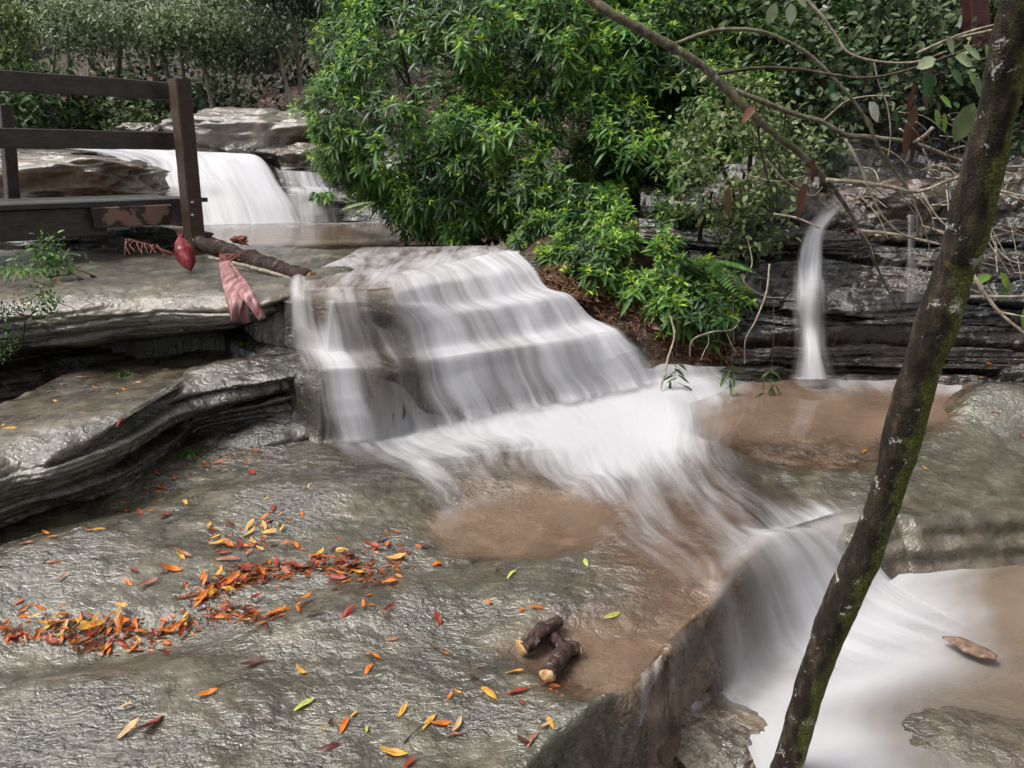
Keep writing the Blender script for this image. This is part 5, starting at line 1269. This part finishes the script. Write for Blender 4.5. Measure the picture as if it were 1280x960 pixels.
    for i in range(n):
        t_ = rng.random(); p, nn = drop(660 + 270 * t_ + rng.normal() * 12, 338 + 105 * t_ ** 1.1 + rng.normal() * 20)
        if p is not None and p.y < 7.4 and nn.z > .1 and p.z > .06: B.append(tuple(p + nn * .01)); Nn.append(tuple(nn))
    B = np.array(B); n = len(B); l = rng.uniform(.03, .09, n)
    o = leaves_obj('leaf_litter', MAT['small_leaf'], None, B, unit(rng.normal(size=(n, 3)) * np.array([1, 1, .4])), np.array(Nn) + .3 * rng.normal(size=(n, 3)), l, l * .35, lerp3((.05, .02, .015), (.26, .13, .08), rng.random(n)), droop=.2)
    tag(o, 'brown dead leaves and fibres on the root bank', 'leaf litter', kind='stuff')
    # hanging vines by the side pool
    def vine(label, pts, r, mat='twig_pale'):
        o = tube('vine', [VY(*p) for p in pts], r, MAT[mat], None, seg=7, rough=.15); tag(o, label, 'vine'); return o
    vine('pale vine curving down to the water at the left of the bank foot', [(838,395,5.3),(843,420,5.2),(835,448,5.1),(830,470,5.0),(826,486,4.95)], [.006, .008, .006])
    vine('long pale vine looping beside the dark wall', [(962,330,5.3),(958,365,5.2),(945,400,5.15),(932,425,5.15),(931,455,5.2)], [.007, .006, .005])
    vine('arched vine at the foot of the leafy bank', [(862,445,5.3),(866,425,5.25),(890,415,5.2),(915,412,5.25),(925,400,5.3)], [.006, .006, .004])
    vine('vine hanging straight from the lower shrub', [(915,350,5.5),(916,385,5.35),(918,430,5.25)], [.004, .005, .004], 'twig_dark')
    vine('slim vine with a loop left of the wall', [(905,360,5.5),(900,392,5.35),(912,425,5.3),(920,440,5.25)], [.004, .004, .003])
    vine('drooping vine in front of the dark wall', [(880,400,5.4),(886,425,5.3),(880,440,5.25),(876,450,5.2)], [.005, .004, .003])
    vine('thin wavy vine near the lower shrub tip', [(935,300,5.6),(940,330,5.5),(930,352,5.4),(955,370,5.4),(980,372,5.4)], [.004, .004, .003])
    for i, (u, v, lab) in enumerate(((845, 470, 'small floating spray of slim leaves by the bank foot'), (915, 470, 'leafy sprig dangling over the side pool'), (965, 480, 'small green sprig tipping into the side pool'))):
        rng = np.random.default_rng(70 + i); n = 12; c = PY(u, v - 18, 5.0)
        B = c + np.stack([rng.normal(size=n) * .03, rng.normal(size=n) * .02, -np.linspace(0, .16, n)], -1)
        root = thing('sprig', lab, 'sprig', loc=tuple(c))
        leaves_obj('leaves', MAT['leaf'], root, B, unit(np.stack([rng.normal(size=n), rng.normal(size=n) * .4, -rng.random(n)], -1)), rng.normal(size=(n, 3)) + [0, 0, 1], np.full(n, .09), np.full(n, .02), lerp3((.04, .09, .02), (.13, .2, .05), rng.random(n)), droop=.3)
        tube('stalk', [Vector(c) + Vector((0, .1, .45)), Vector(c) + Vector((0, .02, .2)), Vector(c) + Vector((0, 0, -.16))], [.003, .003, .001], MAT['twig_dark'], root, seg=5)
    grass_tuft('small grass tuft in the crack where ledge and slab meet', drop(238, 568)[0], 60, .10, 65, spread=.012)
    grass_tuft('dark little plants at the back of the lower ledge', drop(155, 468)[0], 50, .08, 66, spread=.035, W=.09, name='plant', cat='plant', col=((.03, .07, .015), (.10, .18, .04)))
    grass_tuft('pale little ferns under the overhang near the falls', drop(305, 430)[0], 40, .06, 67, spread=.02, W=.12, name='plant', cat='plant', col=((.05, .08, .02), (.16, .2, .06)))
    grass_tuft('leafy green plant growing in the far right cascade', PY(404, 246, 9.75), 90, .24, 68, spread=.06, W=.10, name='plant', cat='plant')

def rocks():
    boulder('rock', PY(345, 178, 12.0), (1.35, 1.0, .42), 1, 'broad pale flat topped boulder above the far cascade', mask=(.1, .25, .0), mat=MAT['ledge'])
    boulder('rock', PY(400, 202, 10.9), (.55, .5, .22), 2, 'brown angular boulder beside the far right cascade', mask=(.1, .4, .3), mat=MAT['ledge'])
    boulder('rock', PY(308, 192, 11.2), (.24, .25, .14), 3, 'small purple brown rock on the crest of the far cascade', mask=(0, .4, .4), mat=MAT['ledge'])
    boulder('rock', PY(48, 228, 9.4), (1.42, .8, .30), 4, 'long rounded brown boulder behind the walkway', mask=(.3, .45, .2), mat=MAT['ledge'], rot=-.05)
    boulder('rock', PY(20, 198, 10.8), (1.2, .8, .12), 14, 'flat grey rock behind the long boulder', mask=(.2, .2, .4), mat=MAT['ledge'], rot=-.08)
    boulder('rock', PY(40, 312, 7.0), (1.5, .5, .26), 15, 'added black boulder standing in for the shade under the walkway', mask=(.0, .0, 1), mat=MAT['wall'])  # boulder added to make the gap under the deck read as shade
    boulder('rock', PY(178, 166, 12.6), (.32, .3, .14), 5, 'small grey rock just above the middle rail', mask=(.1, .3, .1), mat=MAT['ledge'])
    boulder('rock', PH(885, 925, 1.98), (.22, .26, .12), 6, 'smooth wet boulder at the foot of the slab edge', mask=(.4, .45, .0), mat=MAT['slab'], rot=.3, sub=.15)
    boulder('rock', PH(783, 968, 1.98), (.10, .12, .09), 7, 'grey rock top at the bottom edge below the slab corner', mask=(.2, .1, .1), mat=MAT['slab'], sub=.15)
    boulder('rock', PY(855, 448, 5.75), (.30, .25, .30), 8, 'dark blocky rock under the root bank', mask=(.1, .1, .8), mat=MAT['wall'])
    boulder('rock', PY(925, 300, 6.4), (.22, .22, .2), 9, 'dark wet block left of the thin waterfall', mask=(.1, .1, .6), mat=MAT['wall'])
    boulder('rock', PY(905, 462, 5.5), (.45, .18, .07), 10, 'low wet rock at the waterline below the vines', mask=(.1, .1, .4), mat=MAT['wall'])
    boulder('rock', PY(1105, 268, 6.45), (.40, .36, .26), 11, 'purple domed boulder between the two thin waterfalls', mask=(.0, .35, .0), mat=MAT['wall'])
    boulder('rock', PY(1225, 265, 6.5), (.45, .36, .16), 12, 'dark flat block right of the small right waterfall', mask=(.0, .2, .3), mat=MAT['wall'])
    boulder('rock', PY(660, 322, 6.9), (.20, .16, .08), 13, 'grey rock at the head of the root bank', mask=(.2, .2, .1), mat=MAT['ledge'])

def near_tree():
    base = Vector((.66, 1.98, -.44))
    root = thing('tree', 'slim leaning mossy tree in front at the right', 'tree', loc=tuple(base))
    c = [(930,1060,2.06),(960,1010,2.05),(983,960,2.03),(1019,840,1.98),(1045,770,1.95),(1078,700,1.91),(1100,640,1.88),(1117,590,1.86),(1135,520,1.83),(1153,460,1.80),(1172,400,1.77),(1193,340,1.75),(1206,300,1.73),(1231,200,1.69),(1250,120,1.66),(1265,50,1.63),(1280,-20,1.6),(1300,-120,1.57),(1330,-300,1.55)]
    w = [56,50,46,44,52,50,44,46,53,51,54,48,54,52,46,45,44,42,38]
    pts = [VY(*p) for p in c]; rad = [ww / FPX * p.y / CP * .46 for ww, p in zip(w, pts)]
    tube('trunk', pts, rad, MAT['trunk'], root, seg=40, n=420, rough=.10, seed=4)
    return root

def bare_branch():
    Z5 = lambda x, y: (830 + x / 2.824, y / 2.824)
    def P5(lst, y0, y1):
        n = len(lst); return [VY(*Z5(*p), y0 + (y1 - y0) * i / (n - 1)) for i, p in enumerate(lst)]
    main = [VY(640,-90,2.7), VY(700,-30,2.65), VY(735,-4,2.62), VY(770,20,2.6), VY(830,53,2.6), VY(880,85,2.6), VY(933,136,2.6), VY(965,165,2.62), VY(1007,198,2.64), VY(1035,228,2.66), VY(1060,262,2.68), VY(1080,300,2.7), VY(1098,338,2.72), VY(1122,388,2.75)]
    root = thing('bare_branch', 'long bare lichened branch reaching down across the view from the top', 'branch', loc=tuple(main[0]))
    tube('main_stem', main, [.018, .017, .016, .0155, .015, .014, .014, .011, .010, .0085, .007, .0055, .004, .002], MAT['branch'], root, seg=14, n=260, rough=.14, seed=2)
    def tw(lst, y0, y1, r0, r1, mat='twig_pale'): tube('twig', P5(lst, y0, y1), [r0, (r0 + r1) / 2, r1], MAT[mat], root, seg=8, rough=.18, seed=len(lst), step=.012)
    tw([(40,155),(170,110),(300,105),(400,130),(520,200),(620,300),(700,400),(770,540),(850,650),(890,730),(895,830)], 2.6, 2.5, .0065, .004, 'branch')
    tw([(190,260),(330,240),(480,245),(600,265),(720,275),(850,250),(1000,200),(1100,160)], 2.6, 2.3, .006, .003, 'twig_dark')
    tw([(250,320),(380,370),(470,405),(560,430),(640,475),(740,485),(880,505),(1000,550),(1070,575)], 2.62, 2.5, .009, .006, 'branch')
    tw([(570,635),(700,645),(800,660),(900,675),(1000,640),(1065,615)], 2.65, 2.4, .0075, .005)
    tw([(690,815),(800,825),(900,845),(985,865)], 2.7, 2.5, .006, .004)
    tw([(500,-60),(510,0),(560,60),(610,130),(650,185),(740,215),(880,220),(1000,180)], 2.5, 2.4, .005, .003)
    tw([(640,490),(690,580),(730,680),(770,760),(830,820),(880,840)], 2.55, 2.5, .005, .003)
    tw([(880,505),(920,480),(950,450)], 2.5, 2.45, .007, .006)
    tw([(1000,140),(1120,115),(1225,90)], 2.4, 2.3, .005, .003); tw([(890,190),(1000,140),(1100,105),(1225,75)], 2.42, 2.3, .004, .003)
    tw([(330,420),(340,520),(370,650),(385,760),(385,830)], 2.62, 2.7, .004, .002, 'twig_dark')
    tw([(430,390),(420,470),(380,560),(330,640)], 2.6, 2.7, .003, .002, 'twig_dark')
    tw([(910,680),(960,760),(1000,800)], 2.45, 2.4, .004, .002); tw([(385,755),(470,770),(550,805)], 2.7, 2.6, .004, .003)
    tw([(560,430),(640,360),(720,340),(810,340)], 2.6, 2.5, .004, .002); tw([(700,590),(740,600),(760,640)], 2.6, 2.5, .003, .002)
    tw([(740,215),(760,300),(790,380),(800,480),(790,560)], 2.5, 2.5, .003, .002)
    tw([(360,560),(430,640),(520,690),(560,660)], 2.65, 2.6, .003, .0015); tw([(300,620),(400,640),(500,620)], 2.7, 2.6, .003, .0015)
    tw([(830,1125),(860,1225),(890,1290)][:1] + [(740,940),(770,1010),(800,1040)], 2.8, 2.75, .003, .002) if False else None
    # fine twigs to the right
    rng = random.Random(8)
    for i in range(55):
        x, y = rng.uniform(640, 1120), rng.uniform(380, 820); a = rng.uniform(-.4, 1.3); L = rng.uniform(60, 200)
        tw([(x, y), (x + L * .5 * math.cos(a), y + L * .5 * math.sin(a) + rng.uniform(-14, 14)), (x + L * math.cos(a + .2), y + L * math.sin(a + .2))], rng.uniform(2.4, 2.7), rng.uniform(2.4, 2.7), .0025, .001, 'twig_pale' if rng.random() < .6 else 'twig_dark')
    # leaves on the branch
    def bl(x, y, l, w, ang, col, name='leaf', yd=2.3, droop=.15):
        if name == 'dead_leaf': l, w, droop = l * .78, w * .7, .5
        c = VY(*Z5(x, y), yd); L = l / 2.824 / FPX * yd; d = Vector((math.cos(ang), .15, -math.sin(ang)))
        B = np.array([tuple(c - d * L * .5)])
        n = np.array([[.2, -.8, .5]])
        leaves_obj(name, MAT['leaf'] if name == 'leaf' else MAT['dry_leaf'], root, B, np.array([tuple(d)]), n, np.array([L]), np.array([w / 2.824 / FPX * yd]), np.array([col]), droop=droop, fold=.15)
    pale = (.30, .36, .20); gg = (.15, .22, .09); yg = (.22, .36, .06)
    for a in ((380,45,60,38,1.9,pale),(447,45,56,46,1.4,(.42,.5,.36)),(485,0,50,40,.6,pale),(568,22,20,14,0,(.6,.62,.55)),(1010,155,62,40,.9,pale),(1060,210,72,52,.2,(.30,.36,.20)),(925,220,60,44,2.8,(.26,.30,.18)),
              (1060,425,118,78,1.9,(.17,.22,.10)),(995,355,60,30,.5,yg),(1043,85,22,20,1.2,(.7,.7,.65)),(930,295,80,66,1.2,(.05,.12,.04)),(1110,305,62,46,1.0,gg),(965,415,60,34,1.1,yg),(1145,190,70,36,1.0,yg),(1090,180,80,40,.4,pale),
              (990,430,60,26,1.3,yg),(1175,135,40,22,.5,(.10,.25,.05)),(1090,275,60,36,.8,yg),(1035,270,70,44,.6,(.08,.15,.05)),(1140,255,50,30,1.8,gg),(590,310,40,26,1.5,(.05,.18,.05)),(740,390,70,55,.9,(.5,.52,.42)),(602,340,34,22,.3,(.25,.36,.2))):
        bl(*a)
    dead = (.14, .065, .035)
    for a in ((870,430,150,70,1.65,(.17,.09,.055)),(885,480,130,40,1.5,(.08,.035,.02)),(930,290,120,76,1.3,(.10,.055,.035)),(875,330,90,28,1.7,dead),(300,392,60,46,2.6,(.16,.05,.03)),(485,690,110,50,1.6,(.17,.075,.045)),(525,590,80,34,1.4,(.12,.05,.03)),(225,695,90,46,1.5,(.17,.10,.06)),(640,690,20,12,1,dead)):
        bl(*a, name='dead_leaf', yd=2.5)
    # pale twigs beyond the trunk at the right edge
    rt = thing('dead_twigs', 'tangle of pale dead twigs on the right of the mossy trunk', 'twigs', loc=tuple(VY(1270, 300, 2.6)))
    def t6(lst, y0, y1, r): 
        n = len(lst); tube('twig', [VY(u, v, y0 + (y1 - y0) * i / (n - 1)) for i, (u, v) in enumerate(lst)], [r, r * .8, r * .5], MAT['twig_pale'], rt, seg=7, rough=.2, step=.012)
    t6([(1216,343),(1233,370),(1253,394),(1285,420)], 2.4, 2.3, .007); t6([(1213,371),(1250,371),(1285,370)], 2.5, 2.4, .006); t6([(1249,390),(1285,397)], 2.35, 2.3, .004)
    t6([(1235,275),(1243,305),(1262,325),(1285,330)], 2.5, 2.4, .003)
    for i in range(46):
        u = rng.uniform(1150, 1285); v = rng.uniform(195, 345); a = rng.uniform(-.35, .5); L = rng.uniform(30, 90)
        if rng.random() < .3: a += 1.2
        t6([(u, v), (u + L * .5 * math.cos(a), v + L * .5 * math.sin(a) + rng.uniform(-5, 5)), (u + L * math.cos(a), v + L * math.sin(a))], rng.uniform(2.5, 3.2), rng.uniform(2.5, 3.2), rng.uniform(.002, .0045))
    for (u, v), dd, cl in zip(((1250,340),(1262,350),(1278,365),(1240,345),(1280,385)), ((.5, 0, -.6), (-.2, .1, -.8), (.6, 0, -.2), (-.7, 0, -.1), (.2, 0, -.9)), (yg, gg, yg, yg, yg)):
        leaves_obj('leaf', MAT['leaf'], rt, np.array([tuple(VY(u, v, 2.5))]), np.array([dd]), np.array([[0, -.9, .4]]), np.full(1, .06), np.full(1, .028), np.array([cl]))
    # timber post at the top right in the scrub
    o = beam('post', VY(1222, 60, 7.4), VY(1214, -90, 7.4), .16, .15, wood_mat('red_brown_timber', (.015, .006, .006), (.05, .012, .012), (.11, .02, .022)), None, up=Vector((0, 1, 0)))
    tag(o, 'dark red timber post standing in the scrub at the top right', 'post')
# ================= camera, light, view =================
def camera_light():
    sc = bpy.context.scene
    cd = bpy.data.cameras.new('camera'); cam = bpy.data.objects.new('camera', cd); link(cam)
    cd.sensor_width = 36; cd.lens = 36 * FPX / 1280; cd.clip_start = .05; cd.clip_end = 500
    cam.location = (0, 0, EYE); cam.rotation_euler = (math.pi / 2 - PITCH, 0, 0); sc.camera = cam
    w = bpy.data.worlds.new('World'); sc.world = w; w.use_nodes = True
    t = w.node_tree; t.nodes.clear()
    sky = t.nodes.new('ShaderNodeTexSky'); sky.sky_type = 'NISHITA'; sky.sun_disc = False
    el, az = math.radians(60), math.radians(-105)       # azimuth from +Y, clockwise positive
    sky.sun_elevation = el; sky.sun_rotation = az; sky.air_density = 1.0; sky.dust_density = 6.0; sky.ozone_density = 1.0
    hs = t.nodes.new('ShaderNodeHueSaturation'); hs.inputs['Saturation'].default_value = .14   # overcast: nearly grey sky
    bg = t.nodes.new('ShaderNodeBackground'); bg.inputs[1].default_value = .14
    o = t.nodes.new('ShaderNodeOutputWorld')
    t.links.new(sky.outputs[0], hs.inputs['Color']); t.links.new(hs.outputs[0], bg.inputs[0]); t.links.new(bg.outputs[0], o.inputs[0])
    sl = bpy.data.lights.new('sun', 'SUN'); sl.energy = 2.2; sl.angle = math.radians(22); sl.color = (1, .95, .87)
    so = bpy.data.objects.new('sun', sl); link(so)
    d = Vector((math.sin(az) * math.cos(el), math.cos(az) * math.cos(el), math.sin(el)))
    so.rotation_euler = d.to_track_quat('Z', 'Y').to_euler(); so.location = d * 30
    sc.view_settings.view_transform = 'Standard'; sc.view_settings.look = 'None'; sc.view_settings.gamma = 1
    sc.view_settings.use_curve_mapping = False; sc.view_settings.exposure = EXPOSURE
    sc.render.engine = 'CYCLES'; cy = sc.cycles
    cy.transparent_max_bounces = 14; cy.use_adaptive_sampling = True; cy.adaptive_threshold = .03; cy.max_bounces = 6; cy.diffuse_bounces = 3; cy.glossy_bounces = 2; cy.transmission_bounces = 2
    cy.caustics_reflective = False; cy.caustics_refractive = False; cy.sample_clamp_indirect = 4
EXPOSURE = 0.5
import time as _t
_t0 = _t.time()
def _lap(s): print('LAP', s, round(_t.time() - _t0, 1))
camera_light()
GROUND = build_ground(); _lap('ground')
left_ledges(); right_wall(); top_rocks(); rocks(); _lap('rocks')
build_water(); _lap('water')
BVH = build_bvh(); _lap('bvh')
plants(); _lap('plants')
walkway(); debris(); _lap('debris')
fallen_leaves(); near_tree(); bare_branch(); _lap('all')
